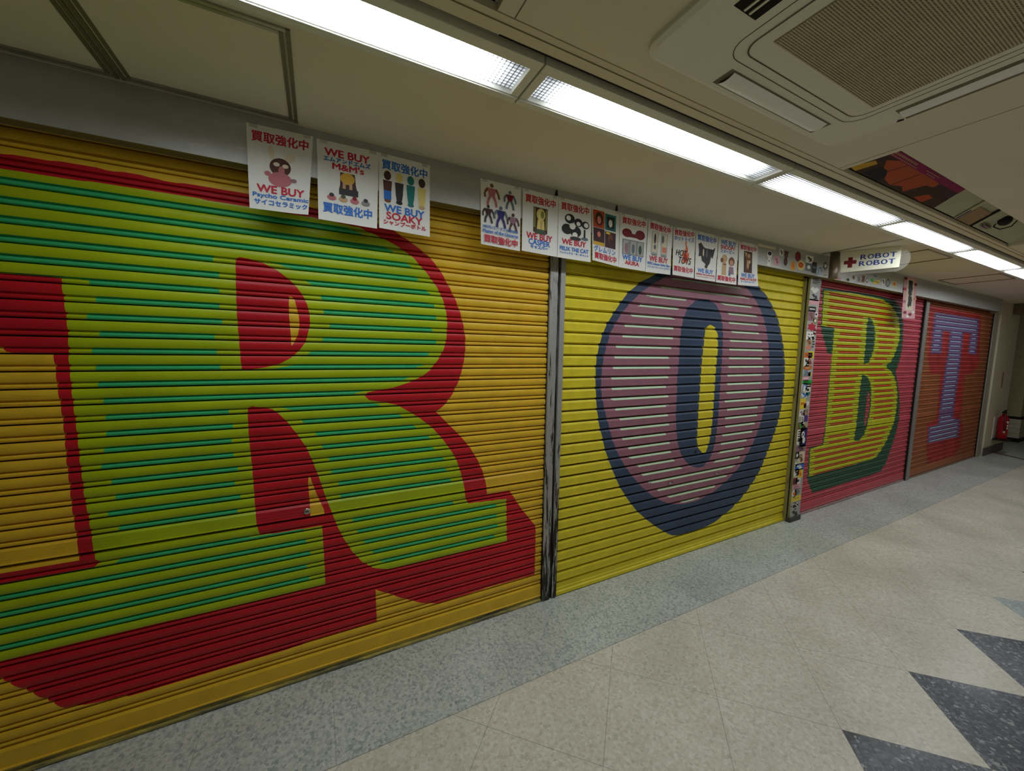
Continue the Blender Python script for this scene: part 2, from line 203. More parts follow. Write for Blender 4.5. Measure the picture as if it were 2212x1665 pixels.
PAINT = {   # roller shutter paints
 'yellow': scuffed('paint_golden_yellow', (232, 188, 48), (96, 68, 20), (0.8, 3, 42), 0.66, 0.69, 5.0, 0.42),
 'red': mat('paint_red', (196, 22, 38), 0.42, var=0.10, scale=5),
 'lime': mat('paint_lime', (174, 194, 18), 0.40, var=0.10, scale=5),
 'green': mat('paint_green', (58, 186, 120), 0.45, var=0.08),
 'gap': mat('dark_slat_gap', (22, 18, 12), 0.9),
 'lemon': scuffed('paint_lemon_yellow', (226, 208, 44), (120, 100, 20), (1.5, 3, 30), 0.74, 0.78, 5.0, 0.5),
 'navy': mat('paint_navy', (54, 72, 100), 0.5, var=0.12, scale=5),
 'mauve': mat('paint_mauve', (158, 106, 124), 0.5, var=0.06),
 'mint': mat('paint_mint', (200, 228, 190), 0.5, var=0.05),
 'pink': mat('paint_coral_pink', (206, 84, 98), 0.5, var=0.08, scale=5),
 'bottle': mat('paint_bottle_green', (46, 92, 66), 0.5, var=0.12),
 'olive': mat('paint_olive_yellow', (202, 204, 34), 0.5, var=0.08),
 'scarlet': mat('paint_scarlet', (216, 46, 34), 0.5),
 'orange': mat('paint_orange', (214, 122, 40), 0.5),
 'brown': mat('paint_rust_brown', (172, 102, 64), 0.55, var=0.1, scale=5),
 'spray': mat('paint_sprayed_red', (186, 62, 60), 0.55, var=0.22, scale=6),
 'purple': mat('paint_purple', (130, 100, 146), 0.55, var=0.1),
 'ice': mat('paint_ice_blue', (196, 222, 246), 0.5, var=0.05),
}
M_CEIL = mat('cream_ceiling_board', (224, 216, 194), 0.8, var=0.03, scale=3)
M_CEIL2 = mat('pale_ceiling_board', (226, 220, 202), 0.8, var=0.03, scale=3)
M_HEAD = scuffed('grey_painted_steel', (172, 173, 168), (206, 208, 206), (0.8, 1, 4), 0.60, 0.75, 2.5, 0.35, 0.15, var=0.05)
M_SOFF = mat('olive_steel_lip', (110, 100, 62), 0.6)
M_VOID = mat('dark_void', (26, 23, 18), 0.95)
M_ALU = mat('worn_aluminium', (170, 168, 150), 0.35, 0.5, var=0.1)
M_OLALU = mat('olive_aluminium', (118, 114, 88), 0.45, 0.3, var=0.15, stretch=(1, 12, 1))
M_LAMPW = mat('white_lamp_housing', (226, 226, 216), 0.4, var=0.03)
M_WHITE = mat('white_plastic', (226, 224, 208), 0.45, var=0.02)
M_WALL = mat('cream_wall_paint', (214, 204, 178), 0.75, var=0.04, scale=2)
M_SKIRT = mat('dark_brown_skirting', (84, 74, 74), 0.4, var=0.2)
M_POST = scuffed('scuffed_silver_post', (172, 172, 170), (48, 42, 36), (9, 9, 0.8), 0.58, 0.62, 7.0, 0.45, 0.3, zdirt=(0.0, 1.1, 0.17))
M_POSTB = scuffed('post_groove_paint', (112, 110, 106), (30, 24, 20), (7, 7, 0.6), 0.44, 0.52, 7.0, 0.6, zdirt=(0.0, 1.5, 0.1))
M_OLIVE = scuffed('olive_guide_rail', (158, 150, 96), (70, 62, 36), (4, 4, 0.6), 0.6, 0.7, 5.0, 0.5, 0.2, zdirt=(0.0, 0.6, 0.1))
M_BLACK = mat('black_rubber', (20, 20, 20), 0.7)
M_STEEL = mat('brushed_steel', (186, 186, 180), 0.3, 0.9)
M_PAPER = mat('white_paper', (232, 232, 226), 0.7, var=0.015, scale=4)
M_TAPE = mat('clear_tape', (206, 206, 198), 0.25); M_TAPE.node_tree.nodes['Principled BSDF'].inputs['Alpha'].default_value = 0.35

INK = {'red': (196, 22, 56), 'blue': (40, 112, 204), 'black': (24, 24, 26), 'white': (240, 238, 230), 'silver': (176, 178, 176), 'ink': (52, 50, 54),
 'pink': (228, 168, 176), 'mauve': (150, 112, 128), 'brown': (126, 78, 48), 'olive': (130, 130, 56), 'darkred': (130, 20, 30), 'tan': (200, 164, 120),
 'salmon': (228, 140, 116), 'orange': (222, 112, 36), 'yellow': (246, 216, 60), 'paleblue': (178, 200, 214), 'green': (38, 180, 66), 'teal': (30, 120, 118),
 'purple': (92, 62, 140), 'navy': (40, 34, 110), 'cream': (226, 216, 188), 'chocolate': (84, 44, 36), 'wine': (118, 18, 30), 'amber': (214, 156, 40),
 'straw': (226, 206, 120), 'rust': (190, 74, 26), 'slate': (104, 116, 120), 'grey': (140, 140, 140), 'forest': (60, 84, 60), 'flesh': (196, 152, 124), 'steel': (92, 110, 130),
 'gold': (216, 170, 50), 'navyblue': (34, 62, 150), 'rose': (190, 110, 116), 'magenta': (150, 28, 92), 'sunset': (186, 84, 44), 'dusk': (70, 40, 46), 'darkbrown': (66, 40, 30)}
def ink(n): return mat('print_' + n, INK[n], 0.6, var=0.04, scale=30)

def ceramic_floor():
    m = bpy.data.materials.new('terrazzo_tile_floor'); m.use_nodes = True; nt = m.node_tree; b = nt.nodes['Principled BSDF']
    L = nt.links.new
    tc = nd(nt, 'ShaderNodeTexCoord'); P = tc.outputs['Object']
    sp = nd(nt, 'ShaderNodeSeparateXYZ'); L(P, sp.inputs[0])
    def M(op, a, bb=None, c=None):
        n = nd(nt, 'ShaderNodeMath', operation=op)
        for i, v in enumerate((a, bb, c)):
            if v is None: continue
            if isinstance(v, (int, float)): n.inputs[i].default_value = v
            else: L(v, n.inputs[i])
        return n.outputs[0]
    def mixc(f, a, c):
        n = nd(nt, 'ShaderNodeMix', data_type='RGBA'); L(f, n.inputs['Factor'])
        for s, v in (('A', a), ('B', c)):
            if isinstance(v, tuple): n.inputs[s].default_value = v
            else: L(v, n.inputs[s])
        return n.outputs['Result']
    def ramp(fac, stops):
        cr = nd(nt, 'ShaderNodeValToRGB')
        while len(cr.color_ramp.elements) < len(stops): cr.color_ramp.elements.new(0.5)
        for e, (p, c) in zip(cr.color_ramp.elements, stops): e.position = p; e.color = c
        L(fac, cr.inputs[0]); return cr.outputs[0]
    def noise(sc, det=4, rough=0.6):
        n = nd(nt, 'ShaderNodeTexNoise'); n.inputs['Scale'].default_value = sc; n.inputs['Detail'].default_value = det; n.inputs['Roughness'].default_value = rough
        L(P, n.inputs['Vector']); return n.outputs['Fac']
    X, Y = sp.outputs['X'], sp.outputs['Y']
    u = M('DIVIDE', M('SUBTRACT', M('ADD', X, Y), 0.7484), 0.6473)
    v = M('DIVIDE', M('SUBTRACT', M('SUBTRACT', X, Y), 2.9827), 0.6473)
    fu, fv = M('FLOOR', u), M('FLOOR', v)
    d = M('SUBTRACT', fu, fv)
    dia = M('COMPARE', d, -1.0, 0.1)
    isblue = M('MULTIPLY', M('COMPARE', fu, 2.0, 0.1), dia)
    isblack = M('SUBTRACT', dia, isblue)
    eu = M('MINIMUM', M('FRACT', u), M('SUBTRACT', 1.0, M('FRACT', u)))
    ev = M('MINIMUM', M('FRACT', v), M('SUBTRACT', 1.0, M('FRACT', v)))
    joint = M('LESS_THAN', M('MINIMUM', eu, ev), 0.0032)
    border = M('GREATER_THAN', Y, -0.3604)
    bf = M('FRACT', M('DIVIDE', M('SUBTRACT', X, 0.02), 0.472))
    bj = M('LESS_THAN', M('MINIMUM', bf, M('SUBTRACT', 1.0, bf)), 0.0025)
    bl = M('LESS_THAN', M('ABSOLUTE', M('ADD', Y, 0.3604)), 0.0016)
    n1, n2, n3 = noise(62, 8, 0.8), noise(190, 3, 0.6), noise(2.2, 3, 0.5)
    def flakes(sc, seed, stops, dist=0.012):
        wn = nd(nt, 'ShaderNodeTexNoise'); wn.inputs['Scale'].default_value = sc * 1.3; wn.inputs['Detail'].default_value = 2; L(P, wn.inputs['Vector'])
        vm = nd(nt, 'ShaderNodeVectorMath', operation='MULTIPLY_ADD'); L(wn.outputs['Color'], vm.inputs[0]); vm.inputs[1].default_value = (dist, dist, 0); L(P, vm.inputs[2])
        vo = nd(nt, 'ShaderNodeTexVoronoi'); vo.inputs['Scale'].default_value = sc; L(vm.outputs[0], vo.inputs['Vector'])
        sc_ = nd(nt, 'ShaderNodeSeparateColor'); L(vo.outputs['Color'], sc_.inputs[0])
        return ramp(sc_.outputs[seed], stops)
    def mix_half(f, a, c):
        n = nd(nt, 'ShaderNodeMix', data_type='RGBA'); n.inputs['Factor'].default_value = f; L(a, n.inputs['A']); L(c, n.inputs['B']); return n.outputs['Result']
    beige = flakes(85, 0, [(0.0, rgb((196, 192, 176))), (0.22, rgb((222, 218, 202))), (0.6, rgb((232, 228, 214))), (1.0, rgb((248, 246, 236)))])
    beige = mix_half(0.45, beige, ramp(n1, [(0.36, rgb((196, 192, 176))), (0.5, rgb((226, 222, 206))), (0.64, rgb((246, 244, 234)))]))
    grey = flakes(100, 1, [(0.0, rgb((146, 158, 160))), (0.24, rgb((184, 194, 194))), (0.55, rgb((216, 220, 213))), (1.0, rgb((226, 230, 222)))])
    grey = mix_half(0.35, grey, ramp(n1, [(0.36, rgb((130, 140, 140))), (0.5, rgb((190, 198, 194))), (0.62, rgb((236, 240, 232)))]))
    blk = flakes(95, 0, [(0.0, rgb((34, 38, 46))), (0.5, rgb((66, 70, 80))), (0.85, rgb((96, 100, 110))), (1.0, rgb((160, 164, 170)))])
    blu = flakes(80, 1, [(0.0, rgb((150, 166, 170))), (1.0, rgb((200, 214, 216)))])
    speck = ramp(n2, [(0.66, (0, 0, 0, 1)), (0.70, (1, 1, 1, 1))])
    dark = ramp(n2, [(0.30, (1, 1, 1, 1)), (0.35, (0, 0, 0, 1))])
    beige = mixc(speck, beige, rgb((252, 250, 242)))
    beige = mixc(dark, beige, rgb((150, 144, 126)))
    grey = mixc(dark, grey, rgb((104, 114, 116)))
    col = mixc(isblack, beige, blk); col = mixc(isblue, col, blu)
    col = mixc(M('MULTIPLY', joint, 0.42), col, rgb((84, 78, 66)))
    g2 = mixc(M('MULTIPLY', bj, 0.35), grey, rgb((80, 80, 74)))
    col = mixc(border, col, g2)
    col = mixc(M('MULTIPLY', bl, 0.6), col, rgb((70, 84, 92)))
    tone = ramp(n3, [(0.3, (0.86, 0.86, 0.84, 1)), (0.7, (1.04, 1.04, 1.04, 1))])
    mm = nd(nt, 'ShaderNodeMix', data_type='RGBA', blend_type='MULTIPLY'); mm.inputs['Factor'].default_value = 1
    L(col, mm.inputs['A']); L(tone, mm.inputs['B'])
    L(mm.outputs['Result'], b.inputs['Base Color'])
    rr = ramp(n3, [(0.35, (0.30, 0.30, 0.30, 1)), (0.7, (0.46, 0.46, 0.46, 1))]); L(rr, b.inputs['Roughness'])
    b.inputs['Specular IOR Level'].default_value = 0.5
    return m
M_FLOOR = ceramic_floor()

def lamp_material(style):
    """prismatic diffuser over fluorescent tubes: bright along the tubes, fading to the dim ends"""
    m = bpy.data.materials.new('fluorescent_diffuser_' + style); m.use_nodes = True; nt = m.node_tree; L = nt.links.new
    nt.nodes.remove(nt.nodes['Principled BSDF']); out = nt.nodes['Material Output']
    em = nd(nt, 'ShaderNodeEmission'); em.inputs['Color'].default_value = (0.90, 0.96, 1.0, 1); L(em.outputs[0], out.inputs[0])
    tc = nd(nt, 'ShaderNodeTexCoord'); sp = nd(nt, 'ShaderNodeSeparateXYZ'); L(tc.outputs['Object'], sp.inputs[0])
    def M(op, a, bb=None, c=None):
        n = nd(nt, 'ShaderNodeMath', operation=op)
        for i, v in enumerate((a, bb, c)):
            if v is None: continue
            if isinstance(v, (int, float)): n.inputs[i].default_value = v
            else: L(v, n.inputs[i])
        return n.outputs[0]
    def mr(x, a, b_, c, d):
        n = nd(nt, 'ShaderNodeMapRange', interpolation_type='SMOOTHSTEP'); L(x, n.inputs[0])
        for i, v in zip((1, 2, 3, 4), (a, b_, c, d)): n.inputs[i].default_value = v
        return n.outputs[0]
    ax = M('ABSOLUTE', sp.outputs['X']); y = sp.outputs['Y']
    end = mr(ax, 0.38, 0.60, 1.0, 0.02) if style == 'prism' else mr(ax, 0.50, 0.645, 1.0, 0.045)
    tube = mr(M('ABSOLUTE', M('SUBTRACT', y, 0.014)), 0.018, 0.078, 1.0, 0.03)
    if style == 'prism':
        cx = M('FRACT', M('MULTIPLY', sp.outputs['X'], 70.0)); cy = M('FRACT', M('MULTIPLY', y, 78.0))
        cell = M('MULTIPLY', mr(M('ABSOLUTE', M('SUBTRACT', cx, 0.5)), 0.26, 0.46, 1.0, 0.22), mr(M('ABSOLUTE', M('SUBTRACT', cy, 0.5)), 0.26, 0.46, 1.0, 0.22))
    else:
        cy = M('FRACT', M('MULTIPLY', y, 78.0)); cell = mr(M('ABSOLUTE', M('SUBTRACT', cy, 0.5)), 0.14, 0.32, 1.0, 0.018)
    st = M('MULTIPLY', M('MULTIPLY', M('MULTIPLY', end, tube), cell), LAMP * 3.0)
    st = M('ADD', st, M('MULTIPLY', cell, 0.22))
    L(st, em.inputs['Strength'])
    return m
M_PRISM, M_RIBBED = lamp_material('prism'), lamp_material('ribbed')

def glass_mat():
    m = bpy.data.materials.new('clear_acrylic'); m.use_nodes = True; nt = m.node_tree
    b = nt.nodes['Principled BSDF']; b.inputs['Alpha'].default_value = 0.07; b.inputs['Roughness'].default_value = 0.08
    b.inputs['IOR'].default_value = 1.45; b.inputs['Base Color'].default_value = (0.93, 0.96, 0.94, 1)
    return m
M_ACR = glass_mat()

# ------------------------------------------------------------------ mesh helpers
class MB:
    def __init__(s): s.v = []; s.f = []; s.m = []; s.mats = []; s.sm = []
    def mi(s, m):
        if m not in s.mats: s.mats.append(m)
        return s.mats.index(m)
    def face(s, pts, m, smooth=False):
        n = len(s.v); s.v += [tuple(p) for p in pts]; s.f.append(tuple(range(n, n + len(pts)))); s.m.append(s.mi(m)); s.sm.append(smooth)
    def box(s, x0, x1, y0, y1, z0, z1, m, skip=''):
        x0, x1 = min(x0, x1), max(x0, x1); y0, y1 = min(y0, y1), max(y0, y1); z0, z1 = min(z0, z1), max(z0, z1)
        n = len(s.v)
        s.v += [(x0, y0, z0), (x1, y0, z0), (x1, y1, z0), (x0, y1, z0), (x0, y0, z1), (x1, y0, z1), (x1, y1, z1), (x0, y1, z1)]
        for q in ((0, 3, 2, 1), (4, 5, 6, 7), (0, 1, 5, 4), (1, 2, 6, 5), (2, 3, 7, 6), (3, 0, 4, 7)):
            s.f.append(tuple(n + i for i in q)); s.m.append(s.mi(m)); s.sm.append(False)
    def prism(s, pts, fn, d0, d1, m, mside=None):
        """pts 2D outline, fn(a,b,depth)->xyz"""
        k = len(pts); n = len(s.v)
        s.v += [fn(a, b, d0) for a, b in pts] + [fn(a, b, d1) for a, b in pts]
        s.f.append(tuple(range(n, n + k))); s.m.append(s.mi(m)); s.sm.append(False)
        s.f.append(tuple(range(n + 2 * k - 1, n + k - 1, -1))); s.m.append(s.mi(m)); s.sm.append(False)
        for i in range(k):
            j = (i + 1) % k
            s.f.append((n + i, n + k + i, n + k + j, n + j)); s.m.append(s.mi(mside or m)); s.sm.append(False)
    def lathe(s, prof, c, m, seg=24, axis='z'):
        """prof list of (r, h)"""
        n = len(s.v); k = len(prof)
        for i in range(seg):
            a = 2 * math.pi * i / seg
            for r, h in prof:
                if axis == 'z': s.v.append((c[0] + r * math.cos(a), c[1] + r * math.sin(a), c[2] + h))
                elif axis == 'y': s.v.append((c[0] + r * math.cos(a), c[1] + h, c[2] + r * math.sin(a)))
                else: s.v.append((c[0] + h, c[1] + r * math.cos(a), c[2] + r * math.sin(a)))
        for i in range(seg):
            j = (i + 1) % seg
            for q in range(k - 1):
                s.f.append((n + i * k + q, n + j * k + q, n + j * k + q + 1, n + i * k + q + 1)); s.m.append(s.mi(m)); s.sm.append(True)
    def tube(s, path, r, m, seg=8):
        path = [Vector(p) for p in path]; n = len(s.v)
        for i, p in enumerate(path):
            t = (path[min(i + 1, len(path) - 1)] - path[max(i - 1, 0)]).normalized()
            a = t.orthogonal().normalized() if i == 0 else (a - t * a.dot(t)).normalized()
            b = t.cross(a)
            for q in range(seg):
                an = 2 * math.pi * q / seg; s.v.append(tuple(p + a * r * math.cos(an) + b * r * math.sin(an)))
        for i in range(len(path) - 1):
            for q in range(seg):
                q2 = (q + 1) % seg
                s.f.append((n + i * seg + q, n + i * seg + q2, n + (i + 1) * seg + q2, n + (i + 1) * seg + q)); s.m.append(s.mi(m)); s.sm.append(True)
        s.f.append(tuple(n + q for q in range(seg))[::-1]); s.m.append(s.mi(m)); s.sm.append(False)
        e = n + (len(path) - 1) * seg; s.f.append(tuple(e + q for q in range(seg))); s.m.append(s.mi(m)); s.sm.append(False)
    def add_mesh(s, verts, faces, m):
        n = len(s.v); s.v += verts
        for f in faces: s.f.append(tuple(n + i for i in f)); s.m.append(s.mi(m)); s.sm.append(False)
    def build(s, name, parent=None, bevel=0.0, origin=None):
        me = bpy.data.meshes.new(name)
        o0 = origin or (0, 0, 0)
        vv = [(a - o0[0], b - o0[1], c - o0[2]) for a, b, c in s.v]
        me.from_pydata(vv, [], s.f)
        for m in s.mats: me.materials.append(m)
        me.polygons.foreach_set('material_index', s.m); me.polygons.foreach_set('use_smooth', s.sm); me.update()
        o = bpy.data.objects.new(name, me); C.objects.link(o)
        o.location = o0
        if parent is not None:
            o.parent = parent
            o.location = (o0[0] - parent.location[0], o0[1] - parent.location[1], o0[2] - parent.location[2])
        if bevel:
            bm = o.modifiers.new('bevel', 'BEVEL'); bm.width = bevel; bm.segments = 2; bm.limit_method = 'ANGLE'
        return o
def tag(o, label, cat, group=None):
    o['label'] = label; o['category'] = cat
    if group: o['group'] = group
    return o
def struct(o): o['kind'] = 'structure'; return o
def empty(name, loc, label, cat, group=None):
    o = bpy.data.objects.new(name, None); o.empty_display_size = 0.1; C.objects.link(o); o.location = loc
    return tag(o, label, cat, group)

_txt = {}
def text_mesh(body, bold=0.02):
    """triangulated lettering, bbox normalised to 0..1"""
    key = (body, bold)
    if key in _txt: return _txt[key]
    cu = bpy.data.curves.new('lettering', 'FONT'); cu.body = body; cu.offset = bold; cu.resolution_u = 3
    ob = bpy.data.objects.new('lettering', cu); C.objects.link(ob)
    dg = bpy.context.evaluated_depsgraph_get(); dg.update()
    me = bpy.data.meshes.new_from_object(ob.evaluated_get(dg))
    vs = [(v.co.x, v.co.y) for v in me.vertices]; fs = [tuple(p.vertices) for p in me.polygons]
    bpy.data.objects.remove(ob); bpy.data.curves.remove(cu); bpy.data.meshes.remove(me)
    x0, x1 = min(v[0] for v in vs), max(v[0] for v in vs); y0, y1 = min(v[1] for v in vs), max(v[1] for v in vs)
    vs = [((a - x0) / (x1 - x0), (b - y0) / (y1 - y0)) for a, b in vs]
    _txt[key] = (vs, fs); return _txt[key]

class Sheet:
    """prints flat ink shapes on a sheet: fn(u, v, d) -> xyz with u right, v down, d off the sheet"""
    def __init__(s, mb, fn): s.mb = mb; s.fn = fn; s.d = 0.0004
    def step(s): s.d += 0.00010
    def text(s, body, u0, u1, v0, v1, col, bold=0.02, slant=0.0):
        vs, fs = text_mesh(body, 0.0)
        k = bold / 0.045
        for du, dv in ((0, 0), (-.006 * k, 0), (.006 * k, 0), (0, .0032 * k), (0, -.0032 * k), (.004 * k, .0022 * k), (-.004 * k, -.0022 * k)):
            s.d += 0.00002
            s.mb.add_mesh([s.fn(u0 + du + (a + slant * b) * (u1 - u0), v1 + dv + (v0 - v1) * b, s.d) for a, b in vs], fs, ink(col))
    def poly(s, pts, col):
        s.step(); s.mb.face([s.fn(u, v, s.d) for u, v in pts], ink(col))
    def rect(s, u0, u1, v0, v1, col): s.poly([(u0, v0), (u1, v0), (u1, v1), (u0, v1)], col)
    def ell(s, u, v, ru, rv, col, n=18, rot=0.0):
        pts = []
        for i in range(n):
            a = 2 * math.pi * i / n; x, y = ru * math.cos(a), rv * math.sin(a)
            pts.append((u + x * math.cos(rot) - y * math.sin(rot), v + x * math.sin(rot) + y * math.cos(rot)))
        s.poly(pts, col)
    def stroke(s, pts, w, col):
        for (a, b), (c, d) in zip(pts, pts[1:]):
            l = math.hypot(c - a, d - b) or 1e-6; nx, ny = -(d - b) / l * w, (c - a) / l * w
            s.poly([(a + nx, b + ny), (c + nx, d + ny), (c - nx, d - ny), (a - nx, b - ny)], col)

# ------------------------------------------------------------------ setting: floor, walls, ceiling
CZ = 2.3658
b = MB(); b.face([(-4, -2.8, 0), (16, -2.8, 0), (16, 4, 0), (-4, 4, 0)], M_FLOOR); struct(b.build('floor'))
b = MB(); b.box(9.10, 9.42, -0.40, -0.385, 0, 0.0015, mat('floor_trim_rust', (120, 72, 64), 0.5))
b = MB(); b.face([(9.35, -0.42, 0.001), (9.41, -0.42, 0.001), (9.72, 0.045, 0.001), (9.64, 0.045, 0.001)], mat('floor_trim_rust', (120, 72, 64), 0.5)); struct(b.build('trim_1'))
b = MB(); b.box(-4, 16, -2.88, -2.8, 0, 2.9, M_WALL); struct(b.build('wall_back'))
b = MB(); b.box(-4.08, -4, -2.8, 0.3, 0, 2.9, M_WALL); struct(b.build('wall_left'))
b = MB(); b.box(16, 16.08, -2.8, 4, 0, 2.9, M_WALL); struct(b.build('wall_right'))
# wall behind the shutters and the cream pier at the far end
b = MB(); b.box(-4, 10.105, 0.14, 0.30, 0, 2.9, M_WALL); struct(b.build('wall_front'))
b = MB(); b.box(-4, -1.86, 0.0, 0.14, 0, CZ, M_WALL); struct(b.build('wall_front'))
b = MB(); b.box(9.16, 10.105, 0.06, 0.14, 0, CZ, M_WALL); b.box(8.821, 9.16, 0.06, 0.14, 2.178, CZ, M_WALL); struct(b.build('wall_front'))
b = MB(); b.box(-4, 10.11, 0.0, 0.14, CZ + .001, 2.9, M_VOID); struct(b.build('wall_front'))
b = MB(); b.box(9.14, 10.117, 0.048, 0.06, 0, 0.125, M_SKIRT); b.box(10.105, 10.117, 0.06, 0.30, 0, 0.125, M_SKIRT); struct(b.build('baseboard_front', bevel=0.002))
b = MB(); b.box(10.11, 16, 3.2, 3.3, 0, 2.9, M_WALL); struct(b.build('wall_side'))

ceil = MB()
def slab(x0, x1, y0, y1, m=M_CEIL): ceil.box(x0, x1, y0, y1, CZ, CZ + 0.02, m)
slab(-4, 16, -0.515, 0.0); slab(8.82, 16, 0.0, 3.2)
slab(-4, 16, -0.800, -0.738)
slab(-4, -0.70, -0.738, -0.515); slab(8.50, 16, -0.738, -0.515)
slab(0.476, 2.130, -2.0, -0.804, M_CEIL2)
slab(0.425, 0.472, -2.0, -0.804, M_CEIL2)
slab(-4, 0.425, -2.0, -1.0); slab(-4, -1.1, -1.0, -0.804)
slab(2.136, 16, -2.0, -1.0, M_CEIL2); slab(2.136, 2.168, -1.0, -0.804, M_CEIL2); slab(4.70, 16, -1.0, -0.804, M_CEIL2)
slab(-4, 16, -2.8, -2.0)
ceil.box(-4, 16, -2.8, 4, 2.9, 2.95, M_VOID)
struct(ceil.build('ceiling'))
# openings between the ceiling panels: side faces and the sloping back inside
b = MB()
b.box(2.165, 4.71, -1.006, -0.998, CZ + 0.002, 2.75, M_CEIL2); b.box(2.160, 2.168, -1.0, -0.80, CZ + 0.021, 2.6, M_CEIL2); b.box(4.70, 4.708, -1.0, -0.80, CZ + 0.021, 2.6, M_CEIL2)
struct(b.build('trim_2'))
b = MB(); b.box(0.42, 0.43, -1.0, -0.80, CZ + 0.021, 2.6, M_CEIL2); b.box(-1.1, 0.42, -1.008, -1.0, CZ + 0.021, 2.7, M_OLALU)
b.box(-0.2, 0.40, -0.94, -0.93, CZ + 0.05, CZ + 0.065, M_OLALU)
struct(b.build('trim_3'))
def slope(x, t, d=0.0):      # board rising away from the lamps inside the opening; t metres up the slope, d off its face
    c, s_ = math.cos(math.radians(29)), math.sin(math.radians(29))
    return (x, -0.815 - t * c - d * s_, CZ + 0.012 + t * s_ - d * c)
b = MB(); m_gr = mat('grey_green_board', (188, 190, 164), 0.7)
b.prism([(2.17, 0), (4.70, 0), (4.70, 0.55), (2.17, 0.55)], slope, -0.004, -0.012, m_gr)
struct(b.build('trim_4'))
b = MB(); m_lip = mat('pale_board_rim', (206, 198, 168), 0.7)
b.prism([(3.52, 0.0), (3.56, 0.0), (3.56, 0.4), (3.52, 0.4)], slope, 0.0, 0.006, m_lip)
b.prism([(3.80, 0.0), (3.83, 0.0), (3.83, 0.4), (3.80, 0.4)], slope, 0.0, 0.004, M_VOID)
b.prism([(3.58, 0.0), (3.79, 0.0), (3.79, 0.1), (3.58, 0.1)], slope, 0.0, 0.003, mat('tan_board', (168, 140, 108), 0.7))
b.prism([(3.53, 0.0), (3.545, 0.0), (3.545, 0.07), (3.53, 0.07)], slope, 0.0065, 0.0075, ink('navy'))
o = b.build('ceiling_void_boards'); tag(o, 'tan and pale boards inside the ceiling opening beyond the sunset poster', 'board')

# poster lying in the opening
b = MB()
x0, x1 = 2.19, 3.19
b.prism([(x0, 0.0), (x1, 0.0), (x1, 0.30), (x0, 0.30)], slope, 0.0, 0.002, ink('dusk'))
sh = Sheet(b, lambda u, v, d: slope(x0 + u * (x1 - x0), (1 - v) * 0.130, 0.002 + d))
sh.poly([(0, 0.75), (0.16, 0.25), (0.30, 0.1), (0.16, 1.0), (0.02, 1.0)], 'darkbrown'); sh.poly([(0.0, 0.95), (0.1, 0.5), (0.14, 0.55), (0.06, 1.0)], 'gold')
sh.poly([(0.16, 0.35), (0.30, 0.12), (0.74, 0.22), (0.74, 0.5), (0.60, 0.72), (0.56, 1.0), (0.34, 0.9), (0.22, 0.62)], 'sunset')
sh.stroke([(0.24, 0.72), (0.34, 0.2)], 0.004, 'darkbrown'); sh.stroke([(0.40, 0.98), (0.50, 0.25)], 0.004, 'darkbrown')
sh.poly([(0.28, 1.0), (0.33, 0.86), (0.40, 0.93), (0.50, 0.80), (0.58, 1.0)], 'darkbrown')
sh.poly([(0.12, 0.95), (0.18, 0.56), (0.26, 0.6), (0.30, 0.78), (0.27, 1.0)], 'black')
sh.poly([(0.56, 0.95), (0.66, 0.45), (0.80, 0.36), (0.92, 0.52), (1.0, 0.5), (1.0, 1.0), (0.6, 1.0)], 'darkbrown')
sh.poly([(0.70, 0.95), (0.78, 0.66), (0.86, 0.7), (0.82, 1.0)], 'rust')
sh.rect(0.06, 1.0, -0.02, 0.20, 'magenta'); sh.rect(0.0, 0.06, -0.02, 0.2, 'flesh')

for k in range(11): sh.rect(0.15 + .022 * k, 0.165 + .022 * k, 0.03, 0.10, 'flesh')
for k in range(15): sh.rect(0.10 + .021 * k, 0.114 + .021 * k, 0.135, 0.17, 'flesh')
for k in range(8): sh.rect(0.50 + .021 * k, 0.513 + .021 * k, 0.05, 0.085, 'flesh')
for k in range(5): sh.rect(0.53 + .021 * k, 0.543 + .021 * k, 0.12, 0.155, 'flesh')
tag(b.build('landscape_poster'), 'landscape poster with sunset sky and magenta band inside the ceiling opening', 'poster')
# floodlight in the opening
fl = empty('floodlight', (4.06, -0.90, CZ + 0.03), 'small black floodlight with wire guard tucked in the ceiling opening', 'floodlight')
b = MB(); b.lathe([(0.0, -0.02), (0.022, -0.018), (0.03, 0.02), (0.034, 0.035), (0.0, 0.03)], (4.03, -0.905, CZ + 0.06), M_BLACK, 16, 'x'); b.build('lamp_head', fl)
b = MB(); b.tube([(4.06, -0.86, CZ + 0.03), (4.10, -0.88, CZ + 0.015), (4.14, -0.92, CZ + 0.03), (4.13, -0.95, CZ + 0.07), (4.06, -0.94, CZ + 0.09), (4.05, -0.88, CZ + 0.07), (4.06, -0.86, CZ + 0.03)], 0.0035, M_BLACK, 6); b.build('wire_guard', fl)
b = MB(); b.box(3.90, 4.02, -0.86, -0.85, CZ + 0.012, CZ + 0.03, M_STEEL); b.box(3.90, 4.02, -0.845, -0.838, CZ + 0.012, CZ + 0.026, M_STEEL); b.build('bracket', fl)

# ------------------------------------------------------------------ shutter header
b = MB()
b.box(-1.858, 8.82, 0.0, 0.004, 2.1788, CZ - .0005, M_HEAD)
b.box(-1.858, 8.82, 0.004, 0.048, 2.1788, 2.182, M_SOFF)
b.box(-1.858, 8.82, 0.048, 0.051, 2.1768, 2.25, M_ALU)
b.box(8.816, 8.82, 0.004, 0.138, 2.1788, CZ - .0005, M_HEAD)
b.box(-1.858, 8.82, -0.0005, 0.001, CZ - 0.006, CZ - .0005, M_CEIL)
o = b.build('shutter_header'); tag(o, 'long grey painted steel header box above all the roller shutters', 'shutter header')

